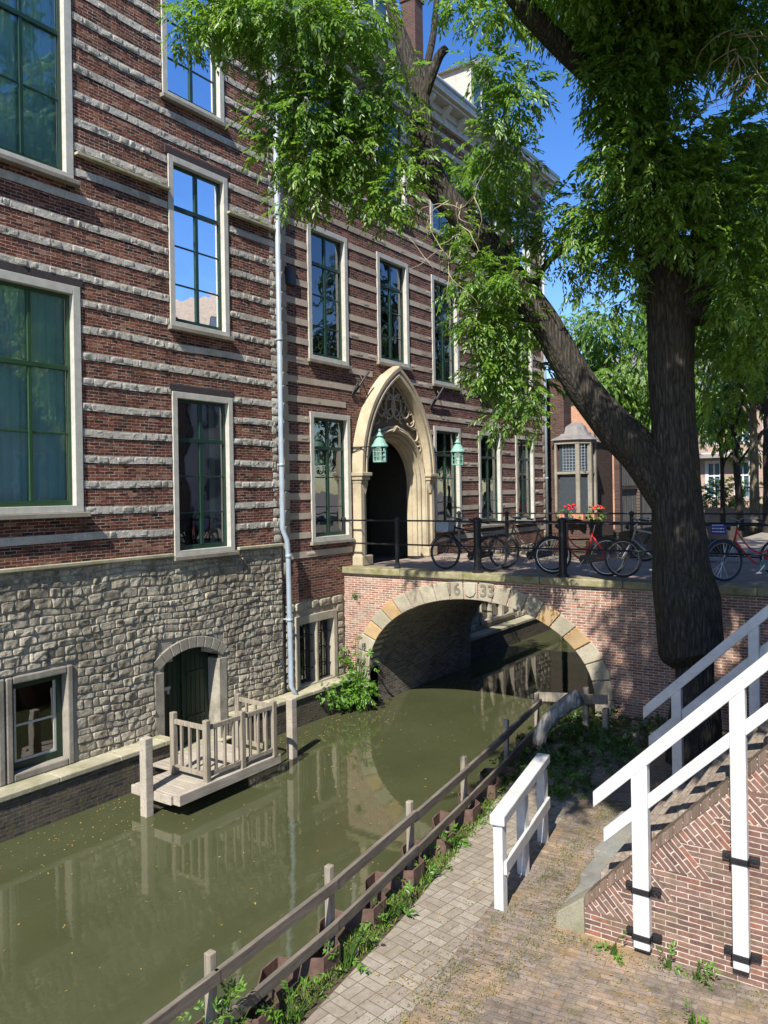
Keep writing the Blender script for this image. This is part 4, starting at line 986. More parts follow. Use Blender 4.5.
# ------------------------------------------------------------------ sheet piling, fence
sp = thing('sheet_piling', 'rusty steel sheet piling lining the canal edge beside the path', 'sheet piling')
m = MB(); prof = []; y = 1.0; s_ = 0
per = [(0, .0), (.20, .0), (.30, .20), (.52, .20), (.62, 0)]
y = .6
pts = []
while y < 12.3:
    for dy, dx in per[:-1]: pts.append((fx(y + dy) - .06 - .20 + dx, y + dy))
    y += .84
vs = []; zt = .70
for off in (0, .014):
    for (a, b) in pts: vs += [(a + off, b, -1.0), (a + off, b, zt)]
n = len(pts); fs = []
for o_ in (0, 2 * n): fs += [(o_ + 2 * i, o_ + 2 * i + 1, o_ + 2 * i + 3, o_ + 2 * i + 2) for i in range(n - 1)]
fs += [(2 * i + 1, 2 * n + 2 * i + 1, 2 * n + 2 * i + 3, 2 * i + 3) for i in range(n - 1)]
m.add(vs, fs); m.build('pile_wall', M['rust'], sp)
y = .6
while y < 12.2:   # rusty capping plates standing above the soil
    m = MB(); a = 0; h = .755 + random.uniform(-.02, .03)
    P4 = [(fx(y + .30) + .0, y + .20), (fx(y + .35) + .17, y + .32), (fx(y + .5) + .17, y + .56), (fx(y + .6) + .0, y + .68)]
    for (p, q) in zip(P4[:-1], P4[1:]): m.add([(p[0], p[1], .3), (q[0], q[1], .3), (q[0], q[1], h), (p[0], p[1], h), (p[0] - .015, p[1], .3), (q[0] - .015, q[1], .3), (q[0] - .015, q[1], h), (p[0] - .015, p[1], h)], [(0, 1, 2, 3), (7, 6, 5, 4), (3, 2, 6, 7), (0, 3, 7, 4), (1, 5, 6, 2)])
    m.box(P4[0][0] - .22, P4[0][0], P4[0][1] - .01, P4[0][1] + .005, .3, h - .05)
    y += .84
    m.build('pile_cap', M['rust'], sp)
fn = thing('wooden_fence', 'long weathered two rail wooden fence between the canal and the path', 'fence')
ztop = lambda y: 1.33
for i, (x, y) in enumerate(fence):
    m = MB(); m.box(x - .033, x + .033, y - .035, y + .035, .1, ztop(y) + .03); m.add([], []); m.build('post', M['wood_post'], fn, bevel=.01)
for q in (1.20, .83):
    for k in ((0, 1, 2, 3, 4), (4, 5, 6, 7)):
        m = MB()
        for a, b in zip(k[:-1], k[1:]):
            (x0, y0), (x1, y1) = fence[a], fence[b]
            m.bar((x0 + .062, y0 - .02, q), (x1 + .062, y1 + .02, q + (.02 if b == k[-1] else 0)), .042, .10)
        m.build('rail', M['wood_rail'], fn, bevel=.006)
eg = thing('end_barrier', 'short weathered wooden crossbar closing the fence at the bridge arch', 'barrier')
m = MB(); m.bar((-5.38, 12.2, 1.22), (-4.25, 12.4, 1.27), .05, .15); m.build('rail', M['wood_post'], eg, bevel=.008)
for x, y in ((-4.62, 12.42), (-4.32, 12.5)):
    m = MB(); m.box(x - .045, x + .045, y - .045, y + .045, .35, 1.42 if x < -4.5 else 1.1); m.build('post', M['wood_post'], eg, bevel=.01)
lgm = MB(); pts = [(-5.02, 11.45, .45), (-5.02, 11.45, .8), (-4.93, 11.48, 1.0), (-4.75, 11.55, 1.22), (-4.55, 11.6, 1.38), (-4.42, 11.62, 1.46)]
lgm.tube(pts, [.13, .115, .11, .115, .13, .125], 14, jitter=.12)
lgm.build('leaning_log', M['log'], None, smooth=True, label='grey leaning sawn off log at the end of the wooden fence', category='log')

# ------------------------------------------------------------------ platform and mooring posts
pf = thing('landing_stage', 'pale wooden landing stage with a slatted railing below the green water door', 'landing stage')
m = MB()
for k in range(9): m.box(-10.34 if k > 2 else -9.86, -9.0, 7.62 + k * .232, 7.62 + k * .232 + .222, .30, .34 + .003 * (k % 2))
m.build('deck', M['wood_deck'], pf, bevel=.006)
m = MB(); m.box(-8.99, -8.85, 7.60, 9.75, .20, .36); m.box(-9.7, -9.55, 7.6, 9.7, .12, .295); m.box(-9.88, -8.99, 7.56, 7.615, .2, .335); m.build('beam', M['wood_deck_y'], pf, bevel=.01)
RP = [(-9.66, 8.20, 1.30), (-8.93, 8.20, 1.28), (-8.91, 8.92, 1.25), (-8.89, 9.62, 1.25), (-9.75, 9.68, 1.25)]
for (x, y, z) in RP:
    m = MB(); m.box(x - .045, x + .045, y - .045, y + .045, .342, z); m.build('post', M['wood_post'], pf, bevel=.01)
m = MB()
for (a, b, nb_) in ((RP[0], RP[1], 3), (RP[1], RP[2], 3), (RP[2], RP[3], 3), (RP[3], RP[4], 3)):
    for q in (1.16, .46): m.bar((a[0], a[1], q), (b[0], b[1], q), .045, .07)
    for k in range(1, nb_ + 1):
        t = k / (nb_ + 1); x, y = a[0] + (b[0] - a[0]) * t, a[1] + (b[1] - a[1]) * t
        m.box(x - .02, x + .02, y - .02, y + .02, .49, 1.13)
m.build('balustrade', M['wood_post'], pf, bevel=.004)
mpx = MB(); mpx.box(-9.5, -9.36, 7.42, 7.56, -1, 1.13)
mpx.build('mooring_post', M['wood_deck_y'], None, bevel=.015, label='square pale mooring post at the near end of the landing stage', category='post', group='mooring posts beside the landing stage')
mpx = MB(); mpx.box(-9.34, -9.20, 10.43, 10.57, -1, 1.05)
mpx.build('mooring_post', M['wood_deck_y'], None, bevel=.015, label='square pale mooring post standing in the water beside the downpipe', category='post', group='mooring posts beside the landing stage')

# ------------------------------------------------------------------ white fence on the path
wf = thing('white_barrier', 'short white painted wooden barrier standing between the two pavings', 'barrier')
WP = [(-3.46, 6.92), (-3.57, 7.68), (-3.70, 8.50)]
for x, y in WP:
    m = MB(); m.box(x - .05, x + .05, y - .05, y + .05, .55, 1.42); m.build('post', M['white'], wf, bevel=.008)
m = MB(); m.bar((-3.45, 6.84, 1.47), (-3.715, 8.60, 1.53), .15, .10); m.build('top_rail', M['white'], wf, bevel=.012)
m = MB(); m.bar((-3.40, 6.90, 1.00), (-3.645, 8.56, 1.04), .035, .13); m.build('middle_rail', M['white'], wf, bevel=.008)

# ================================================================== STAIRS
stt = thing('stairs', 'brick stairs with tumbled brick side walls rising beside the big tree trunk', 'stairs')
ZT = lambda x: .95 + 1.045 * (x + 2.6)
YF = 6.93
m = MB(); xs0, xs1 = -2.62, -.42; ztop_ = ZT(xs1)
# saw-tooth boundary between straight and tumbled brickwork
h_ = .27; saw = []; x, z = xs0, ZT(xs0) - .10
saw.append((x, z))
while x < xs1 - .6:
    saw.append((x + .54, z + .0)); x += .54 - h_ / 1.045; z += h_; saw.append((x, z))
saw = [(a, b) for a, b in saw]
# straight part (below the sawtooth)
lo = [(xs0, .5)] + [(1.6, .5), (1.6, ztop_ - .5)] + [(saw[-1][0] + .3, saw[-1][1])] + saw[::-1]
def plate(mb, poly, y, mi=0): mb.add([(a, y, b) for a, b in poly], [tuple(range(len(poly)))], mi)
def tri_plate(mb, poly, y, mi=0):
    from mathutils.geometry import tessellate_polygon
    vs = [Vector((a, b, 0)) for a, b in poly]; t = tessellate_polygon([vs]); mb.add([(a, y, b) for a, b in poly], t, mi)
tri_plate(m, lo, YF, 0)
m.build('side_wall', M['brick_stair'], stt)
m = MB()
up = [(xs0, saw[0][1])] + saw[1:] + [(saw[-1][0] + .3, saw[-1][1]), (1.6, ztop_ - .5), (1.6, ztop_), (xs1, ztop_), (xs0, ZT(xs0))]
tri_plate(m, up, YF, 0); m.build('tumbled_brickwork', M['brick_tumbled'], stt)
copm = brick_mat('brick edge coping', 'z', .06, .22, .010, [(.10, .075, .055), (.17, .12, .09), (.14, .10, .075)], (.16, .13, .10), bump=.9, wob=.006, moss=(.11, .10, .05), mossamt=.5)
for (ya, yb, nm) in ((YF - .004, YF + .24, 'front'), (9.2, 9.42, 'rear')):
    m = MB()
    n = 30
    for k in range(n):
        xa = xs0 + (xs1 - xs0) * k / n; xb = xs0 + (xs1 - xs0) * (k + 1) / n - .008
        j = random.uniform(-.006, .006)
        m.add([(xa, ya - (0 if nm == 'rear' else .004), ZT(xa) - .09 + j), (xb, ya - (0 if nm == 'rear' else .004), ZT(xb) - .09 + j), (xb, ya - (0 if nm == 'rear' else .004), ZT(xb) + .012 + j), (xa, ya - (0 if nm == 'rear' else .004), ZT(xa) + .012 + j),
               (xa, yb, ZT(xa) - .09 + j), (xb, yb, ZT(xb) - .09 + j), (xb, yb, ZT(xb) + .012 + j), (xa, yb, ZT(xa) + .012 + j)], [(0, 1, 2, 3), (7, 6, 5, 4), (3, 2, 6, 7), (0, 3, 7, 4), (1, 5, 6, 2)])
    m.box(xs1, 1.6, ya - .004, yb, ztop_ - .08, ztop_ + .012)
    m.build('coping', copm, stt, bevel=.006)
m = MB(); m.prism([(xs0, .3), (1.6, .3), (1.6, ztop_ - .095), (xs1, ztop_ - .095), (xs0, ZT(xs0) - .095)], 'y', YF + .01, YF + .235)
m.prism([(xs0, .3), (1.6, .3), (1.6, ztop_ - .095), (xs1, ztop_ - .095), (xs0, ZT(xs0) - .095)], 'y', 9.205, 9.415)
m.build('wall_core', M['brick_stair'], stt)
stepm = brick_mat('step bricks', 'z', .055, .21, .008, [(.22, .18, .145), (.30, .25, .20), (.26, .21, .175)], (.20, .17, .14), bump=.7, wob=.005, moss=(.12, .12, .05), mossamt=.3)
m = MB(); ns = 10
ns = 9
for k in range(ns):
    xa = xs0 + .06 + k * .235; zt_ = ZT(xa) + .085
    m.box(xa, xa + .30, YF + .24, 9.2, .4, zt_)
m.box(xs0 + .06 + ns * .235, 4, YF + .24, 9.2, .4, 3.24)
m.build('tread', stepm, stt, bevel=.012)
m = MB(); m.prism([(xs0 - .28, .52), (xs0 - .004, .52), (xs0 - .004, ZT(xs0) + .0), (xs0 - .05, ZT(xs0) - .03), (xs0 - .25, .74), (xs0 - .28, .70)], 'y', YF - .012, YF + .25)
m.build('corner_stone', M['cornerstone'], stt, bevel=.012)
m = MB(); 
for k in range(4):
    y0 = YF + .26 + k * .62; x0 = xs0 - .30 - .08 * k
    m.box(x0, xs0 + .01, y0, y0 + .612, .5, .70 - .01 * k)
m.build('bottom_step', M['bluestone'], stt, bevel=.012)

def stair_rail(label, y, xe, ze, slope, xend, posts, mid_off, clamps, front):
    t = thing('handrail', label, 'handrail', 'white handrails of the stairs')
    def bar_(x0, z0, x1, hgt, th_, yy, name, lab=None):
        m = MB(); z1 = z0 + slope * (x1 - x0)
        m.add([(x0, yy, z0), (x1, yy, z1), (x1, yy, z1 - hgt), (x0, yy, z0 - hgt), (x0, yy + th_, z0), (x1, yy + th_, z1), (x1, yy + th_, z1 - hgt), (x0, yy + th_, z0 - hgt)], [(0, 1, 2, 3), (7, 6, 5, 4), (0, 4, 5, 1), (3, 2, 6, 7), (0, 3, 7, 4), (1, 5, 6, 2)])
        m.build(name, M['white'], t, bevel=.01)
    bar_(xe, ze, xend, .145, .075, y - .065, 'top_rail')
    bar_(xe + mid_off[0], ze + mid_off[1], xend, .13, .04, y - .035, 'middle_rail')
    for (x0, x1, zb) in posts:
        m = MB(); zt2 = ze + slope * (x0 - xe) - .06
        m.box(x0, x1, y - .06, y + .03, zb, zt2 + .05); po_ = m.build('post', M['white'], t, bevel=.008)
        if clamps:
            for dz in (.10, .50 if x0 < -1.6 else .88):
                m = MB(); z = zb + dz
                m.box(x0 - .012, x1 + .012, y - .072, y - .06, z - .025, z + .025); m.box(x0 - .08, x0 - .0, y + .0, y + .045, z - .025, z + .025); m.box(x1 + .0, x1 + .08, y + .0, y + .045, z - .025, z + .025)
                m.box(x0 - .012, x0 - .001, y - .072, y + .03, z - .025, z + .025); m.box(x1 + .001, x1 + .012, y - .072, y + .03, z - .025, z + .025)
                for xx in ((x0 + x1) / 2,): m.lathe([(.012, -.078), (.012, -.07)], (xx, y, z), 8, axis='y')
                for xx in (x0 - .045, x1 + .045): m.lathe([(.012, -.010), (.012, .002)], (xx, y, z), 8, axis='y')
                m.build('clamp', M['black'], po_, bevel=.003)
stair_rail('white handrail clamped to the near side wall of the stairs', 6.885, -2.49, 1.95, .965, 1.2, [(-2.15, -2.01, .67), (-1.345, -1.225, .75), (-.5, -.38, .9)], (.08, -.32), True, True)
stair_rail('white handrail on the far side of the stairs before the tree trunk', 9.32, -2.76, 2.10, .955, 1.2, [(-2.44, -2.33, 1.1), (-1.62, -1.51, 1.9), (-.8, -.69, 2.75)], (.05, -.34), False, False)

# ================================================================== BIG TREE
TX, TY = -3.0, 12.15
bt = thing('ash_tree', 'huge old tree with a dark trunk growing between the stairs and the bridge', 'tree', None, (TX, TY, .5))
def tpos(u, v, y):   # point on the vertical plane y=const seen in a given direction
    p = at(u, v, 1) - CAM; k = (y - CAM.y) / p.y; return CAM + p * k
def smooth_path(pts, n=10):
    pts = [Vector(p) for p in pts]; out = []
    for i in range(len(pts) - 1):
        p0, p1, p2, p3 = pts[max(0, i - 1)], pts[i], pts[i + 1], pts[min(len(pts) - 1, i + 2)]
        for k in range(n):
            t = k / n; out.append(.5 * ((2 * p1) + (-p0 + p2) * t + (2 * p0 - 5 * p1 + 4 * p2 - p3) * t * t + (-p0 + 3 * p1 - 3 * p2 + p3) * t ** 3))
    return out + [pts[-1]]
def limb(mb, pts, rad, n=10, sides=20, jit=.10, seed=0):
    P_ = smooth_path(pts, n); rr = []
    for i in range(len(P_)):
        t = i / (len(P_) - 1) * (len(rad) - 1); k = min(int(t), len(rad) - 2); rr.append(rad[k] + (rad[k + 1] - rad[k]) * (t - k))
    mb.tube(P_, rr, sides, jitter=jit, seed=seed); return P_
m = MB()
cx = lambda u0, u1, v, y=12.1: tuple(tpos((u0 + u1) / 2, v, y))
def rad_(u0, u1, y=12.1):
    p, q = tpos(u0, 600, y), tpos(u1, 600, y); return (q - p).length / 2 * .985
secs = [(664, 724, 790), (668, 722, 720), (675, 714, 680), (675, 713, 664), (668, 717, 659), (657, 723, 651), (655, 722, 635), (652, 719, 600), (652, 708, 560), (651, 701, 500), (651, 697, 450), (650, 693, 400), (647, 694, 330), (644, 700, 280), (642, 690, 245)]
limb(m, [cx(*s) for s in secs], [rad_(s[0], s[1]) for s in secs], n=5, sides=40, jit=.09)
T = lambda u, v, y: tuple(tpos(u, v, y))
# main forks
L_left = limb(m, [T(672, 505, 12.15), T(648, 462, 12.0), T(614, 427, 11.8), T(580, 385, 11.5), T(548, 330, 11.2), T(510, 275, 10.9), T(470, 225, 10.6), T(436, 185, 10.3), T(422, 130, 10.2), T(418, 90, 10.2), T(405, 50, 10.2), T(392, 10, 10.1), T(380, -60, 10)], [.30, .33, .285, .25, .235, .22, .21, .19, .16, .14, .12, .09, .05], seed=2)
limb(m, [T(420, 105, 10.2), T(437, 60, 10.25), T(446, 48, 10.3)], [.09, .075, .06], seed=3)
limb(m, [T(419, 95, 10.2), T(432, 40, 10.5), T(436, 0, 10.7), T(440, -60, 11)], [.07, .05, .04, .02], seed=3, sides=10)
limb(m, [T(662, 300, 12.1), T(655, 230, 12), T(648, 170, 11.9), T(650, 90, 11.6), T(668, 30, 11.3), T(690, -80, 11)], [.32, .30, .27, .25, .22, .16], seed=4)
limb(m, [T(690, 320, 12.1), T(705, 240, 12.4), T(735, 190, 12.8), T(768, 165, 13.2), T(830, 110, 14)], [.26, .24, .22, .18, .12], seed=5)
limb(m, [T(650, 140, 11.8), T(615, 95, 11.0), T(575, 60, 10.3), T(540, 25, 9.8), T(510, -10, 9.4), T(470, -80, 8.8)], [.20, .17, .15, .13, .12, .06], seed=6, sides=14)
limb(m, [T(668, 30, 11.3), T(678, -60, 9.5), T(700, -260, 7.6), T(730, -500, 6)], [.2, .16, .12, .06], seed=7, sides=12)
limb(m, [T(548, 330, 11.2), T(535, 290, 11.3), T(548, 262, 11.35), T(572, 245, 11.4), T(590, 240, 11.5)], [.10, .06, .05, .045, .02], seed=8, sides=10)
part(m, 'trunk', M['bark'], bt, smooth=True)
tw = MB()   # thin dead pale twigs
for k in range(30):
    u, v = random.choice([(455, 205), (470, 195), (462, 225), (440, 265), (448, 255), (735, 30), (742, 60), (735, 50), (748, 80)])
    y = 9.4 if u < 600 else 10.4
    p = tpos(u + random.uniform(-8, 8), v + random.uniform(-8, 8), y); pts = [p]; d = Vector((random.uniform(-1, 1), random.uniform(-.6, .6), random.uniform(-1, .6))).normalized()
    for j in range(6): d = (d + Vector((random.uniform(-.5, .5), random.uniform(-.4, .4), random.uniform(-.5, .3)))).normalized(); p = p + d * .11; pts.append(p)
    tw.tube(pts, [.009, .008, .007, .006, .005, .004, .002], 6)
part(tw, 'dead_twig', M['dead_wood'], bt, smooth=True)
# crown: list of (u, v, y-plane, radius px, vertical stretch, density)
CL = [
 # top-left fringe
 (195, 15, 7.6, 26, 1, 1.0), (225, 10, 7.7, 30, 1, 1), (262, 5, 7.8, 34, 1, 1), (300, 12, 8, 34, .9, 1), (340, 18, 8.4, 32, 1, .9), (215, 38, 7.6, 20, 1, .8), (180, 40, 7.5, 13, 1.2, .7), (250, 30, 7.9, 22, 1, .8), (370, 10, 8.8, 26, 1, .7),
 # main left lobe
 (280, 72, 8.4, 28, 1, 1), (325, 62, 8.5, 30, 1, 1), (275, 115, 8.4, 26, 1.1, 1), (315, 110, 8.6, 36, 1, 1), (360, 95, 8.9, 32, 1, 1), (395, 85, 9.2, 24, 1, .8), (275, 150, 8.4, 22, 1.1, 1), (310, 160, 8.7, 34, 1, 1.1), (350, 150, 9.0, 34, 1, 1.1), (390, 135, 9.4, 26, 1, .8),
 (290, 195, 8.6, 20, 1, 1), (318, 190, 8.8, 20, 1, 1), (360, 190, 9.2, 26, 1, .9), (395, 195, 9.4, 26, 1, 1), (385, 220, 9.4, 18, 1, .7), (410, 165, 9.6, 20, 1, .8),
 # over / around the left limb
 (436, 150, 10.9, 20, 1.1, .6), (450, 222, 9.9, 20, 1, .8), (486, 180, 10.9, 28, 1, .9), (468, 250, 10.1, 20, 1, .9), (512, 232, 10.9, 26, 1, 1), (452, 180, 10.8, 20, 1, .8), (500, 195, 10.9, 22, 1, .9), (524, 190, 10.9, 15, 1, .8), (528, 218, 11.1, 18, 1, .9),
 (480, 275, 10.3, 26, 1.1, 1), (515, 280, 10.5, 26, 1, 1), (480, 320, 10.6, 28, 1.2, 1), (510, 330, 10.9, 30, 1.2, 1), (495, 370, 11.0, 28, 1.2, 1), (520, 385, 11.2, 24, 1.3, .9), (500, 415, 11.1, 20, 1.1, 1), (528, 415, 11.3, 18, 1.2, .8), (530, 318, 11.5, 16, 1, .8), (455, 290, 10.2, 16, 1.2, .6),
 # bright clumps near centre
 (500, 70, 9.6, 26, 1, 1), (520, 95, 9.6, 26, 1, 1), (505, 115, 9.7, 22, 1, 1), (490, 145, 9.9, 26, 1.1, .9), (520, 160, 10.1, 22, 1, .8), (475, 60, 9.8, 16, 1, .5), (535, 130, 10, 12, 1, .6),
 # top centre
 (480, 5, 9.0, 26, 1, .8), (515, -12, 10.2, 30, 1, 1), (565, 0, 10.6, 32, 1, 1), (600, 15, 10.4, 38, 1, 1), (612, 55, 10.4, 22, 1, .9), (450, -6, 10, 20, 1, .8), (640, 20, 10.4, 44, 1, 1), (685, 20, 10.8, 46, 1, 1), (735, 15, 11, 46, 1, .9), (600, -70, 9.5, 70, 1, .8), (700, -80, 10, 75, 1, .8), 
 # heavy dark mass left of the trunk top
 (610, 75, 10.2, 30, 1, 1), (625, 110, 10.4, 32, 1.1, 1), (650, 80, 10.6, 36, 1, 1), (640, 150, 10.6, 36, 1.1, 1.1), (615, 165, 10.5, 26, 1.2, 1), (660, 190, 10.8, 36, 1, 1.1), (630, 205, 10.9, 28, 1, 1), (680, 140, 10.8, 36, 1, 1), (700, 180, 11.0, 34, 1, 1), (665, 225, 11, 26, .8, 1), (690, 235, 11, 26, .8, .9), (604, 135, 10.3, 12, 1.4, .6), (597, 185, 10.6, 16, 1.2, .6),
 
 # bright mass in the middle with sky around
 (572, 208, 10.9, 24, 1, 1), (598, 212, 10.8, 24, 1, 1), (585, 235, 10.9, 26, 1, 1), (612, 232, 11, 24, 1, 1), (560, 228, 10.9, 18, 1, 1), (622, 262, 11.2, 22, 1, 1), (600, 262, 11.1, 24, .9, 1), (566, 262, 11.6, 18, 1, 1), (582, 282, 11.0, 16, 1, .9), (545, 245, 11.3, 13, 1, .9), (632, 215, 11, 20, 1, 1), (628, 300, 11.4, 16, 1, .9),
 # right of the trunk
 (740, 128, 12.4, 24, 1, .8), (760, 140, 12.6, 30, 1, .9), (735, 160, 12.0, 30, 1, .8), (745, 205, 11.6, 34, 1, 1), (765, 245, 11.8, 30, 1, 1), (725, 245, 11.4, 26, 1, 1), (740, 290, 11.6, 30, 1.1, 1), (765, 320, 12, 28, 1.1, 1), (722, 300, 11.8, 18, 1.2, .8), (745, 340, 12.2, 28, 1, 1), (725, 350, 12.6, 20, 1, .9), (765, 60, 11, 26, 1, .7),
]
clumps = []
for (u, v, y, rp, st, de) in CL:
    c = tpos(u, v, y); dist = (c - CAM).length * .97; r = rp / F * dist * .88
    clumps.append(((c.x, c.y, c.z), (r, r * 1.1, r * .86 * st), de))
A = spray_cloud(clumps, 5400, (.065, .125), .36, droop=.35, spray=11, tip=.125)
leaf_mesh('crown', A[0] - np.array(bt.location), *A[1:], M['leaf'], bt)
BK = [(612, 60, 13.2, 34), (640, 20, 13.2, 50), (630, 90, 13.4, 36), (625, 150, 13.2, 34), (660, 160, 13.5, 46), (690, 10, 13.5, 40), (715, 175, 13.6, 40), (768, 120, 13.6, 34), (760, 200, 13.6, 50), (720, 230, 13.6, 46), (745, 300, 13.8, 46), (650, 225, 13.5, 40), (690, 280, 13.8, 40), (765, 30, 13.6, 40), (725, 370, 14.5, 26), (760, 380, 14.5, 30), (520, 10, 11.5, 30), (575, 10, 11.8, 34), (345, 30, 10.2, 30), (395, 60, 10.8, 22), (340, 130, 9.9, 36), (385, 170, 10.2, 30), (500, 300, 11.6, 34), (515, 370, 11.9, 32), (480, 230, 11.4, 32)]
bk = []
for (u, v, y, rp) in BK:
    c = tpos(u, v, y); r = rp / F * (c - CAM).length; bk.append(((c.x, c.y, c.z), (r, r * .9, r), .8))
A = spray_cloud(bk, 620, (.13, .21), .36, droop=.35)
leaf_mesh('inner_crown', A[0] - np.array(bt.location), *A[1:], M['leaf'], bt)
# upper crown, above the picture: throws the shade on the bridge, street and stairs
up_c = []
for k in range(40):
    x = random.uniform(-3.6, 2.5); y = random.uniform(6, 14); z = random.uniform(13.5, 17)
    up_c.append(((x, y, z), (1.0, 1.0, .7), .35))
for k in range(26):
    x = random.uniform(-3.4, 1.0); y = random.uniform(1.2, 3.4); z = random.uniform(10.0, 11.2)
    up_c.append(((x, y, z), (.8, .8, .5), .5))
for k in range(16):
    x = random.uniform(.6, 3.5); y = random.uniform(8.5, 14); z = random.uniform(8.5, 12.5)
    up_c.append(((x, y, z), (1.0, 1.0, .8), .45))
for k in range(30):
    x = random.uniform(-2.3, 1.0); y = random.uniform(4.4, 7.6); dd = .566 * -x + .824 * y; z = 4.65 + .66 * dd + random.uniform(1.1, 2.4)
    up_c.append(((x, y, z), (.8, .8, .5), .55))
A2 = spray_cloud(up_c, 900, (.16, .24), .3)
leaf_mesh('upper_crown', A2[0] - np.array(bt.location), *A2[1:], M['leaf'], bt)

# ------------------------------------------------------------------ trees beyond
def far_tree(x, y, z0, hgt, r, label, mat='leaf_dark', trunk=.12, bark='bark', lean=0, name='street_tree', cr=None, n=9, grp='trees beyond the bridge', cz=.62):
    t = thing(name, label, 'tree', grp, (x, y, z0))
    m = MB(); top = Vector((x + lean, y, z0 + hgt * .7))
    limb(m, [(x, y, z0 - .1), (x + lean * .3, y, z0 + hgt * .3), tuple(top)], [trunk, trunk * .8, trunk * .35], sides=12, seed=x)
    for k in range(5):
        a = k * 1.3 + x; limb(m, [(x + lean * .4, y, z0 + hgt * (.35 + .06 * k)), (x + lean * .6 + r * .5 * math.cos(a), y + r * .5 * math.sin(a), z0 + hgt * (.55 + .05 * k))], [trunk * .4, trunk * .12], sides=7)
    part(m, 'trunk', M[bark], t, smooth=True)
    cl = []
    rs = random.Random(int(x * 10 + y))
    for k in range(n):
        a = rs.uniform(0, 6.28); q = rs.uniform(0, .75) * r; zz = z0 + hgt * (cz + rs.uniform(-.22, .32)); rr = r * rs.uniform(.35, .55)
        cl.append(((x + lean + q * math.cos(a), y + q * math.sin(a), zz), (rr, rr, rr * .75), .8))
    A = spray_cloud(cl, 260, (.16, .26), .32)
    leaf_mesh('crown', A[0] - np.array(t.location), *A[1:], M[mat], t)
far_tree(-6.15, 34, 2.98, 7.0, 2.0, 'slim dark stemmed tree between the big trunk and the pale stemmed tree', mat='leaf', trunk=.16, lean=-.3, cz=.75)
far_tree(-5.45, 33, 2.98, 9, 2.6, 'tree with a pale greenish stem beyond the blue and red bicycle', mat='leaf', trunk=.20, bark='bark_pale', cz=.85)
far_tree(-4.55, 31, 2.98, 10, 3.0, 'thick dark stemmed tree at the right edge beyond the bridge', trunk=.34, cz=.8)
far_tree(-9.6, 40, 2.98, 13.5, 3.6, 'tall dense tree seen between the leaning limb and the big trunk', mat='leaf', trunk=.3, n=16, cz=.60)
far_tree(-12.6, 46, 2.98, 14.5, 3.4, 'distant tree rising behind the oriel house', trunk=.3, n=13, cz=.55)
far_tree(-12.6, 37, 2.98, 10.5, 3.0, 'bright leafy tree filling the gap between the leaning limb and the trunk', trunk=.22, n=15, cz=.62, mat='leaf')
far_tree(-7.4, 37, 2.98, 6.5, 2.2, 'low bushy tree in front of the far hedge', mat='leaf', trunk=.12, n=8, cz=.62)
far_tree(-2.6, 27, 2.98, 11, 3.0, 'leafy tree behind the right side of the big trunk', trunk=.25, n=14, cz=.66)

for k_, (x_, y_) in enumerate(((7.5, 42), (6.5, 50), (8, 58))): far_tree(x_, y_, 2.98, 12, 4.2, ['nearest broad tree on the opposite street, seen in the window reflections', 'middle broad tree on the opposite street, seen in the window reflections', 'farthest broad tree on the opposite street, seen in the window reflections'][k_], trunk=.3, n=16, cz=.55)  # out of view, added so the lower windows reflect something dark
# hedge and garden wall far right, brick house with tall white windows
hg = thing('hedge', 'sunlit green hedge behind a railing far beyond the bridge', 'hedge', None, (-8.5, 43, 3))
cl = [((-12 + k * .8, 43 + .3 * math.sin(k), 4.2 + .18 * math.sin(k * 1.7)), (.75, .6, .75), 1) for k in range(11)]
A = spray_cloud(cl, 420, (.14, .22), .4, .2); leaf_mesh('foliage', A[0] - np.array(hg.location), *A[1:], M['leaf_far'], hg)
gw = thing('garden_wall', 'low pale stone wall beneath the far hedge', 'wall', None, (-8, 41, 3))
m = MB(); m.box(-13, -2, 41, 41.3, 2.9, 3.55); part(m, 'wall', M['stone_trim'], gw); m = MB(); m.box(-13.1, -1.9, 40.95, 41.35, 3.55, 3.62); part(m, 'coping', M['stone_trim'], gw)
railing('canal_railing', 'grey railing standing on the low wall before the far hedge', [(-13 + 1.5 * k, 41.15) for k in range(7)], 3.62, .03, (.95, .5), h=1.0)
fhx = thing('brick_house', 'sunlit brick house with tall white framed windows far behind the hedge', 'house', None, (-10, 55, 3))
wn = [(-19 + k * 1.75, -19 + k * 1.75 + 1.0, z, z + 2.4) for k in range(11) for z in (3.9, 7.4)]
m = MB(); wall_sheet(m, 'y', 55, -20, 1, 2.9, 10.9, wn); part(m, 'wall', M['brick_far'], fhx)
for (a, b, c, d) in wn:
    f = MB(); f.box(a - .05, a + .16, 54.97, 55.2, c - .05, d + .05); f.box(b - .16, b + .05, 54.97, 55.2, c - .05, d + .05); f.box(a + .16, b - .16, 54.97, 55.2, d - .14, d + .05); f.box(a + .16, b - .16, 54.97, 55.2, c - .05, c + .1); f.box((a + b) / 2 - .05, (a + b) / 2 + .05, 55.02, 55.15, c + .1, d - .14); f.box(a + .16, (a + b) / 2 - .05, 55.02, 55.15, c + 1.4, c + 1.5); f.box((a + b) / 2 + .05, b - .16, 55.02, 55.15, c + 1.4, c + 1.5)
    f = part(f, 'window', M['white'], fhx)
    g = MB(); g.box(a + .05, b - .05, 55.1, 55.12, c, d); part(g, 'pane', M['blue_glass'], fhx)
m = MB(); m.prism([(55, 10.9), (63, 10.9), (59, 14.5)], 'x', -20.2, 1.2); part(m, 'roof', M['lead'], fhx)
m = MB(); m.box(-20.1, 1.1, 54.7, 55.0, 10.7, 10.95); m.box(-20.05, 1.05, 54.94, 54.995, 6.7, 6.85); part(m, 'cornice', M['white'], fhx)
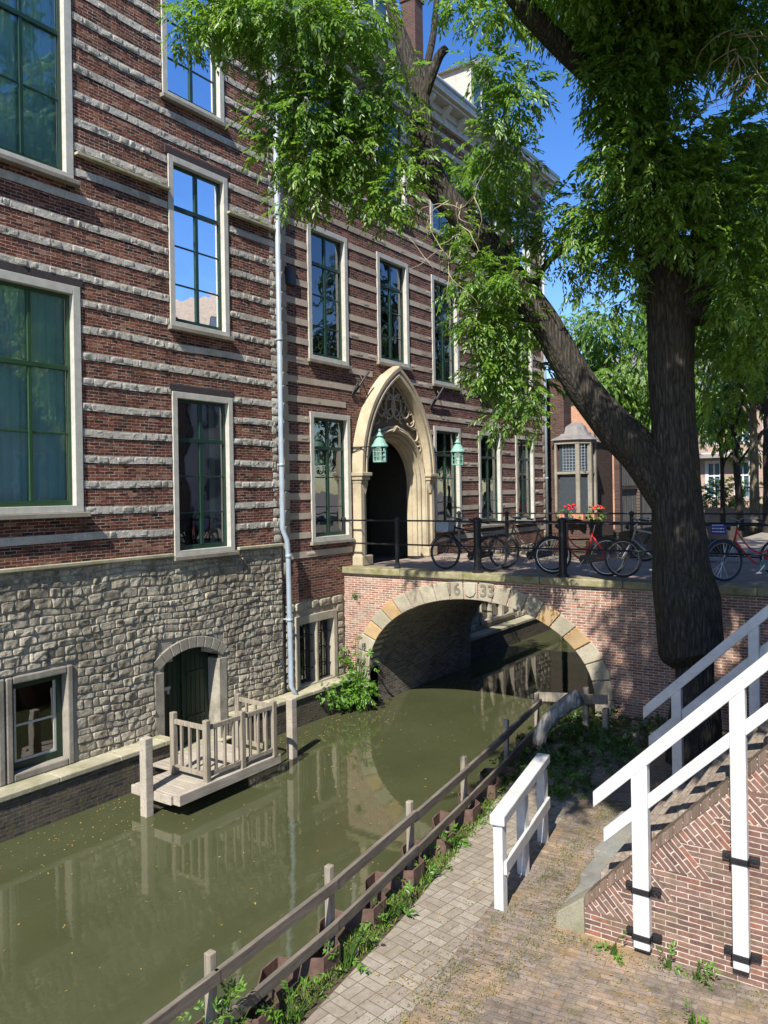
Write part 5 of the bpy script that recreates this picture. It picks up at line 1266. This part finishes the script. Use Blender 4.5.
m = MB(); m.box(-16, -6.5, 51.5, 54.6, 3, 6.1); m = MB(); m.prism([(54.0, 6.5), (54.96, 6.5), (54.96, 6.8)], 'x', -14.2, -9.3); 
part(m, 'awning', M['lead'], fhx)

# ================================================================== opposite houses (seen only as reflections in the windows)
for i, (y0, y1, h, gab, mt) in enumerate([(6, 13, 9.5, 3.5, 'brick_opposite'), (13.3, 20, 10.5, 4.6, 'brick_opposite'), (20.3, 27, 8.6, 6.4, 'brick_opposite'), (27.3, 36, 9, 4, 'plaster')]):
    t = thing('gabled_house', ['low brick gabled house on the opposite bank nearest the stairs', 'brown brick gabled house on the opposite bank', 'brick house with a steep gable on the opposite bank', 'wide pale plastered house at the far end of the opposite bank'][i], 'house', None, (9, y0, 3))
    m = MB(); m.box(9, 17, y0, y1, 2.9, 3 + h); m.prism([(y0, 3 + h), (y1, 3 + h), ((y0 + y1) / 2, 3 + h + gab)], 'x', 9, 17); part(m, 'wall', M[mt], t)
    m = MB(); e = .25
    for (ya, yb) in ((y0 - e, (y0 + y1) / 2), (y1 + e, (y0 + y1) / 2)):
        m.add([(8.8, ya, 3 + h), (17.2, ya, 3 + h), (17.2, yb, 3.1 + h + gab), (8.8, yb, 3.1 + h + gab)], [(0, 1, 2, 3)])
    part(m, 'roof', M['tile'], t)
    for yy in np.linspace(y0 + 1.0, y1 - 2, 3):
        for z in (4.5, 8.0):
            f = MB(); f.box(8.95, 8.999, yy, yy + 1.1, z, z + 2.1); f = part(f, 'window', M['white'], t); g = MB(); g.box(8.94, 8.949, yy + .1, yy + 1.0, z + .1, z + 2.0); part(g, 'pane', M['blue_glass'], t)

# ================================================================== BICYCLES
def bicycle(x, y, rz, paint, label, tyre='rubber', basket=None, step=True, steer=0.0, rack=True, lean=0.06, fpaint=None, guard='bikeblack'):
    t = thing('bicycle', label, 'bicycle', 'bicycles parked on the bridge', (x, y, 3.0), rz); t.rotation_euler = (lean, 0, rz)
    R0 = .335; WB = 1.08   # rear wheel at origin side x=0, front at x=WB
    def wheel(cx, st=0):
        w = bpy.data.objects.new('wheel', None); col.objects.link(w); w.parent = t; w.location = (cx, 0, R0 + .018); w.rotation_euler = (0, 0, st)
        m = MB(); m.torus((0, 0, 0), R0, .026, 40, 8); m.build('tyre', M[tyre], w, smooth=True)
        m = MB(); m.torus((0, 0, 0), R0 - .024, .012, 40, 6); m.lathe([(.022, -.045), (.022, .045)], (0, 0, 0), 10, axis='y')
        for k in range(28):
            a = 2 * math.pi * k / 28; s = .03 * (1 if k % 2 else -1)
            m.tube([(.02 * math.cos(a + .6), s, .02 * math.sin(a + .6)), ((R0 - .02) * math.cos(a), 0, (R0 - .02) * math.sin(a))], .0022, 3, cap=False)
        m.build('rim', M['chrome'], w)
        m = MB(); pts = []
        for k in range(17):
            a = R(-10 + 200 * k / 16) if cx == 0 else R(20 + 150 * k / 16)
            pts.append(((R0 + .045) * math.cos(a), 0, (R0 + .045) * math.sin(a)))
        for p, q in zip(pts[:-1], pts[1:]): m.bar(p, q, .045, .004, (p[0], 0, p[2]))
        m.build('mudguard', M[guard], w)
        return w
    wheel(0); wheel(WB, steer)
    zb = R0 - .03 + .018; P0_ = Vector((0, 0, R0 + .018)); BB = Vector((.44, 0, .29)); ST = Vector((.27, 0, .84)); HT = Vector((.86, 0, .88)); HB = Vector((.90, 0, .70))
    m = MB(); r = .016 if paint != 'red' else .022
    r = .02; m.tube([BB, ST], r, 8); m.tube([HT + Vector((-.01, 0, .04)), HB], .019, 8)
    if step:
        m.tube(smooth_path([BB, (.60, 0, .34), (.76, 0, .52), HB + Vector((0, 0, .02))], 5), .018, 8); m.tube(smooth_path([(.36, 0, .56), (.50, 0, .50), (.68, 0, .60), HT + Vector((0, 0, -.02))], 5), .014, 8)
    else:
        m.tube([BB, HB], .018, 8); m.tube([ST + Vector((.03, 0, -.06)), HT], r, 8)
    for s in (-1, 1):
        m.tube([BB + Vector((0, .03 * s, 0)), P0_ + Vector((0, .06 * s, 0))], .010, 6); m.tube([ST + Vector((.01, .02 * s, -.10)), P0_ + Vector((0, .06 * s, 0))], .009, 6)
    m.build('frame', M[paint], t, smooth=True)
    fk = bpy.data.objects.new('fork_assembly', None)
    m = MB(); ax = Vector((WB, 0, R0 + .018)); cs, sn = math.cos(steer), math.sin(steer)
    m.tube([HB, HB + Vector((.02, 0, -.05))], .017, 8)
    for s in (-1, 1): m.tube([HB + Vector((.02, 0, -.04)), HB + Vector((.05, .055 * s, -.10)), ax + Vector((-.03, .058 * s, .06)), ax + Vector((0, .058 * s, 0))], .011, 6)
    m.build('fork', M[fpaint or paint], t, smooth=True)
    m = MB(); hz = 1.04; hx = .80
    m.tube([HT, (hx + .01, 0, hz)], .013, 8)
    for s in (-1, 1):
        pts = smooth_path([(hx + .01, 0, hz), (hx + .05, .10 * s, hz + .04), (hx + .0, .24 * s, hz + .05), (hx - .14, .28 * s, hz + .02), (hx - .24, .27 * s, hz)], 4); pts = [Vector((hx + (p.x - hx) * cs - p.y * sn, (p.x - hx) * sn + p.y * cs, p.z)) for p in pts]
        m.tube(pts, .011, 6)
    hb = m.build('handlebar', M['chrome'], t, smooth=True)
    m = MB()
    for s in (-1, 1):
        a, b = Vector((hx - .12, .28 * s, hz + .02)), Vector((hx - .25, .27 * s, hz)); f_ = lambda p: Vector((hx + (p.x - hx) * cs - p.y * sn, (p.x - hx) * sn + p.y * cs, p.z)); m.tube([f_(a), f_(b)], .017, 8)
    m.build('grip', M['saddle'], hb)
    m = MB(); m.tube([ST, ST + Vector((-.03, 0, .12))], .012, 8); m.build('seat_post', M['chrome'], t)
    m = MB(); c = ST + Vector((-.04, 0, .14)); vs = []; S = [(-.14, .085, .0, .02), (-.12, .10, .02, .02), (-.04, .085, .015, .02), (.05, .045, .01, .02), (.12, .022, .005, .02), (.14, .01, -.01, .01)]
    for (dx, wy, dz, tt) in S:
        for (yy, zz) in ((-wy, -.02), (-wy, .01), (0, .03), (wy, .01), (wy, -.02)): vs.append((c.x + dx, c.y + yy, c.z + dz + zz))
    m.add(vs, [(5 * i + j, 5 * i + (j + 1) % 5, 5 * i + 5 + (j + 1) % 5, 5 * i + 5 + j) for i in range(5) for j in range(5)] + [(0, 1, 2, 3, 4), (29, 28, 27, 26, 25)])
    m.build('saddle', M['saddle'], t, smooth=True)
    m = MB()
    m.lathe([(.085, .03), (.085, .036)], tuple(BB), 20, axis='y'); m.tube([BB + Vector((0, .05, 0)), BB + Vector((.10, .05, -.13))], .009, 6); m.tube([BB + Vector((0, -.05, 0)), BB + Vector((-.10, -.05, .13))], .009, 6)
    for d_, s in (((.10, .09, -.13), 1), ((-.10, -.09, .13), -1)): m.box(BB.x + d_[0] - .04, BB.x + d_[0] + .04, BB.y + d_[1] - .035, BB.y + d_[1] + .035, BB.z + d_[2] - .01, BB.z + d_[2] + .01)
    m.build('crank', M['chrome'], t)
    m = MB(); q = [(-.06, R0 - .03), (-.05, R0 + .07), (.3, R0 + .06), (.50, .375), (.54, .29), (.48, .20), (.3, .235)]; m.prism([(a, b) for a, b in q], 'y', .04, .055); m.build('chain_guard', M[guard], t, bevel=.004)
    if rack:
        m = MB()
        for s in (-1, 1): m.tube([(.20, .06 * s, .76), (-.34, .06 * s, .76)], .007, 6); m.tube([(0, .07 * s, R0), (-.12, .06 * s, .76)], .006, 6)
        for xx in (-.33, -.2, -.05, .1): m.tube([(xx, -.06, .76), (xx, .06, .76)], .006, 6)
        m.build('rack', M['bikeblack'], t)
    m = MB(); m.tube([(.38, .05, .27), (.26, .16, .0)], .010, 6); m.tube([(.26, .16, .0), (.30, .19, 0)], .010, 6); m.build('kickstand', M['chrome'], t)
    m = MB(); m.lathe([(.045, 0), (.05, .03), (.03, .07), (.01, .08)], (HB.x + .06, 0, .93), 12, axis='x'); m.build('headlamp', M['bikeblack'], t)
    if basket:
        m = MB(); x0, x1 = .93, 1.22
        for (a, b, c_, d_) in ((x0, x1, -.17, -.16), (x0, x1, .16, .17), (x0, x0 + .01, -.16, .16), (x1 - .01, x1, -.16, .16)): m.box(a, b, c_, d_, .80, 1.03)
        m.box(x0, x1, -.17, .17, .79, .80); m.build('basket', M[basket], t, bevel=.01)
    return t
# bicycle's +x (front) points towards world -x after 180 degree turn
bicycle(-7.35, 14.52, R(181), 'bikeblack', 'black bicycle with a grey front crate nearest the portal', basket='zinc', step=False)
bicycle(-6.30, 15.10, R(178), 'olive', 'olive grey step through bicycle behind the black one', step=True)
bicycle(-4.98, 14.62, R(181), 'red', 'red step through bicycle leaning by the thick railing post', step=True, steer=R(25), tyre='rubber')
bicycle(-3.58, 14.60, R(183), 'silver', 'silver grey bicycle half hidden behind the big tree trunk', step=False, steer=R(-8))
bicycle(-4.2, 17.9, R(176), 'bikeblack', 'dark bicycle standing against the far railing left of the big trunk', step=True)
bicycle(-1.90, 15.0, R(197), 'red', 'red and teal bicycle with blue tyres on the right of the big trunk', tyre='rubber_blue', step=True, steer=R(28), fpaint='teal_blue', guard='teal_blue')
bicycle(-1.1, 15.9, R(190), 'bikeblack', 'black bicycle behind the red and teal one', step=False)

# sign and box on the far railing
sg = thing('street_sign', 'small blue sign with white lettering on the far bridge railing', 'sign', None, (-4.0, 18.4, 3.8))
m = MB(); m.box(-3.94, -3.62, 18.42, 18.44, 3.60, 3.86); part(m, 'plate', M['sign_blue'], sg, bevel=.004)
m = MB()
for z in (3.80, 3.73, 3.66):
    x = -3.91
    while x < -3.68: w_ = random.uniform(.02, .05); m.box(x, x + w_, 18.412, 18.419, z - .012, z + .012); x += w_ + .012
part(m, 'lettering', M['sign_white'], sg)
pk = thing('railing_box', 'dark flat planter box hanging on the far bridge railing under the blue sign', 'planter', None, (-4.2, 18.35, 3.4))
m = MB(); m.box(-4.02, -3.52, 18.25, 18.42, 3.18, 3.46); m.box(-4.04, -3.50, 18.23, 18.44, 3.44, 3.48); part(m, 'box', M['black'], pk, bevel=.01); m = MB(); m.box(-3.99, -3.55, 18.28, 18.39, 3.485, 3.495); part(m, 'soil', M['soil'], pk)

# ================================================================== PLANTS
def plant(name, label, cat, cl, per, rl, asp, mat, grp=None, droop=.1, spray=8, tip=.06, stems=True):
    c0 = cl[0][0]; t = thing(name, label, cat, grp, (c0[0], c0[1], c0[2] - cl[0][1][2]))
    A = spray_cloud(cl, per, rl, asp, droop, spray, tip)
    leaf_mesh('foliage', A[0] - np.array(t.location), *A[1:], M[mat], t)
    if stems:
        m = MB()
        for c, rad, _ in cl:
            for k in range(5): m.tube([(c0[0] + random.uniform(-.04, .04), c0[1], c0[2] - cl[0][1][2] - .02), tuple(Vector(c) + Vector((random.uniform(-.6, .6) * rad[0], random.uniform(-.6, .6) * rad[1], random.uniform(0, .7) * rad[2])))], [.008, .003], 5)
        part(m, 'stem', M['ivy'], t)
plant('waterside_bush', 'bright green bush growing at the foot of the bridge on the waterline', 'bush', [((-10.20, 13.6, .45), (.34, .32, .32), 1), ((-10.0, 13.6, .34), (.32, .30, .24), 1), ((-10.32, 13.2, .40), (.26, .36, .26), 1), ((-10.3, 12.8, .55), (.16, .3, .16), .8), ((-10.45, 13.75, .85), (.24, .2, .18), .8), ((-10.55, 13.8, 1.05), (.2, .16, .14), .5), ((-10.15, 13.8, 1.15), (.2, .14, .25), .5), ((-10.25, 13.85, 1.45), (.16, .1, .2), .4), ((-9.95, 13.85, .9), (.1, .1, .2), .5)], 5600, (.05, .085), .6, 'weed')
plant('wall_plant', 'small green plant rooted on the wall top where the bridge meets the facade', 'plant', [((-10.95, 13.85, 2.85), (.14, .14, .16), 1), ((-10.92, 13.8, 3.02), (.12, .12, .12), 1)], 9000, (.04, .07), .6, 'weed')
plant('wall_plant', 'tiny fern growing out of the drain hole in the bridge brickwork', 'plant', [((-10.42, 13.93, 2.44), (.06, .05, .07), 1)], 20000, (.03, .05), .5, 'weed')
rs = random.Random(5); n_pl = 0
lab = ['tall leafy thistle like weed nearest the camera beside the fence', 'dense low weed clump beside the second rusty pile', 'broad leafy weed at the second fence post', 'pale grassy tuft between two rusty piles', 'low green weeds below the fourth post', 'grassy clump near the middle of the fence', 'small weed tuft by the white barrier side of the fence', 'green weeds near the far fence posts', 'small dark weed by the leaning log']
spots = [(-4.30, 4.0, .24, .42), (-4.10, 4.55, .2, .2), (-4.14, 5.35, .16, .26), (-4.30, 6.15, .2, .22), (-4.36, 6.95, .13, .14), (-4.50, 7.75, .17, .17), (-4.62, 8.6, .12, .12), (-4.80, 9.5, .14, .16), (-4.95, 10.8, .15, .16)]
for (x, y, r, h), l in zip(spots, lab):
    cl = [((x, y, .6 + h * .45), (r * .8, r, h * .55), 1)] + [((x + rs.uniform(-.1, .1), y + rs.uniform(-.3, .3), .6 + h * rs.uniform(.2, .6)), (r * .5, r * .6, h * .4), 1) for _ in range(3)]
    plant('weed', l, 'weed', cl, 6500, (.035, .075), .42, 'weed', 'weeds along the rusty piles', .0)
cl = [((-4.55 + rs.uniform(-.75, .9), 11.6 + rs.uniform(-1.6, 1.9), .62 + rs.uniform(0, .08)), (.22, .28, .11), 1) for _ in range(78)]
A = spray_cloud(cl, 3000, (.05, .10), .5, -.1, 6, .05)
leaf_mesh('ground_cover', *A, M['ivy'], None, kind='stuff')
cl = [((-3.95, 10.0, .66), (.2, .25, .12), 1), ((-4.05, 9.7, .64), (.14, .2, .1), 1)]
plant('weed', 'bright low weed patch in the sun beyond the white barrier', 'weed', cl, 6000, (.05, .09), .5, 'weed')
for (x, y, l) in ((-1.86, 6.78, 'small weed at the wall foot between the two clamped posts'), (-1.62, 6.76, 'upright weed stalk at the wall foot beside the second post'), (-2.3, 6.74, 'flat weed at the wall foot left of the first clamped post'), (-1.52, 6.15, 'tiny weed on the brick apron')):
    plant('weed', l, 'weed', [((x, y, .65), (.05, .05, .06), 1), ((x + .03, y, .70), (.03, .03, .05), 1)], 22000, (.03, .055), .4, 'weed', 'small weeds at the stair wall', -.3)

def scatter(name, n, fpos, size, mat, up=.25, asp=.5):
    P_ = np.array([fpos() for _ in range(n)]); D = unit(np.column_stack([rng.normal(size=n), rng.normal(size=n), rng.normal(size=n) * .12]))
    Nn = unit(np.column_stack([rng.normal(size=n) * up, rng.normal(size=n) * up, np.ones(n)]))
    l = rng.uniform(size[0], size[1], n); return leaf_mesh(name, P_, D, Nn, l, l * asp, mat, None, kind='stuff')
def lf():
    while True:
        x = random.uniform(-3.9, 0); y = random.uniform(3.4, 12.5)
        if (x > -2.9 and y > 6.85): continue
        k = noise.noise(Vector((x * 1.3, y * 1.3, 5))) + (.35 if abs(x + 3.0) < .35 and y < 9 else 0) + (.3 if abs(y - 6.75) < .2 and x > -2.9 else 0)
        if random.random() < .25 + k: return (x, y, GZ + .012)
scatter('fallen_leaves', 3800, lf, (.012, .035), M['dry'])
def lw_():
    while True:
        x = random.uniform(-10.3, -4.7); y = random.uniform(4, 14)
        if random.random() < (.9 if x < -9.0 else .10): return (x, y, .006)
scatter('floating_leaves', 620, lw_, (.02, .05), M['dry'], .02)
def ws():
    y = random.uniform(2.5, 12); return (fx(y) + random.uniform(.02, .30), y, GZ - .02)
P_ = np.array([ws() for _ in range(5200)]); n = len(P_)
D = unit(np.column_stack([rng.normal(size=n) * .6, rng.normal(size=n) * .6, np.ones(n)])); l = rng.uniform(.025, .085, n)
leaf_mesh('bank_grass', P_, D, unit(rng.normal(size=(n, 3))), l, l * .2, leaf_mat('bank grass', [(.1, (.07, .15, .02)), (.6, (.16, .24, .04)), (.9, (.30, .30, .10))], .35), None, kind='stuff')
def gs():
    while True:
        x = random.uniform(-3.8, 0); y = random.uniform(4, 10)
        if (x > -2.9 and y > 6.85): continue
        d = min(abs(x - (-3.35)), abs(x + 2.98), abs(y - 6.78) if x > -2.9 else 9)
        if random.random() < max(.02, .5 - d * 3 + .3 * noise.noise(Vector((x * 2, y * 2, 1)))): return (x, y, GZ)
P_ = np.array([gs() for _ in range(5200)]); n = len(P_)
D = unit(np.column_stack([rng.normal(size=n) * .5, rng.normal(size=n) * .5, np.ones(n)])); l = rng.uniform(.012, .038, n)
leaf_mesh('grass', P_, D, unit(rng.normal(size=(n, 3))), l, l * .22, leaf_mat('joint grass', [(.1, (.07, .12, .02)), (.9, (.2, .22, .06))], .3), None, kind='stuff')

# ================================================================== LIGHT, SKY, CAMERA
sd = Vector((.25, -1, 1.06)).normalized()
w = bpy.data.worlds.new('World'); sc.world = w; w.use_nodes = True
nt = w.node_tree; nt.nodes.clear()
sky = nt.nodes.new('ShaderNodeTexSky'); sky.sky_type = 'NISHITA'; sky.sun_disc = False
sky.sun_elevation = math.asin(sd.z); sky.sun_rotation = math.atan2(sd.x, sd.y); sky.air_density = 1.0; sky.dust_density = .3; sky.ozone_density = 2.2
bg = nt.nodes.new('ShaderNodeBackground'); bg.inputs['Strength'].default_value = .10
ow = nt.nodes.new('ShaderNodeOutputWorld'); hs = nt.nodes.new('ShaderNodeHueSaturation'); hs.inputs['Saturation'].default_value = 1.32; hs.inputs['Hue'].default_value = .513; hs.inputs['Value'].default_value = 1.3; nt.links.new(sky.outputs[0], hs.inputs['Color']); nt.links.new(hs.outputs[0], bg.inputs[0]); nt.links.new(bg.outputs[0], ow.inputs[0])
su = bpy.data.lights.new('sun', 'SUN'); su.energy = 5.0; su.angle = R(.5); su.color = (1, .95, .87)
so = bpy.data.objects.new('sun', su); col.objects.link(so); so.rotation_euler = sd.to_track_quat('Z', 'Y').to_euler()

cam = bpy.data.cameras.new('camera'); co = bpy.data.objects.new('camera', cam); col.objects.link(co)
fwd = Vector((-math.sin(YAW), math.cos(YAW), 0)); rgt = Vector((math.cos(YAW), math.sin(YAW), 0)); upv = Vector((0, 0, 1))
c_ = math.cos(math.asin(ROLL))
# image x axis = c*right' ..., matching at(): right_img -> (a=c, b=ROLL)
rx = rgt * c_ + upv * (-ROLL); ux = upv * c_ + rgt * ROLL
rx = (rgt * c_ - upv * ROLL); ux = rx.cross(fwd)
mat = Matrix((rx, ux, -fwd)).transposed().to_4x4(); mat.translation = CAM
co.matrix_world = mat
cam.sensor_fit = 'VERTICAL'; cam.sensor_height = 36; cam.sensor_width = 27; cam.lens = F / 1024 * 36
cam.shift_y = VH / 1024; cam.clip_end = 2000; cam.clip_start = .05
sc.camera = co
sc.view_settings.view_transform = 'Standard'; sc.view_settings.look = 'None'; sc.view_settings.exposure = 0.82; sc.view_settings.gamma = 1
sc.view_settings.use_curve_mapping = False
sc.cycles.max_bounces = 8; sc.cycles.transparent_max_bounces = 12; sc.cycles.diffuse_bounces = 4; sc.cycles.glossy_bounces = 4
try: sc.cycles.use_denoising = True
except Exception: pass
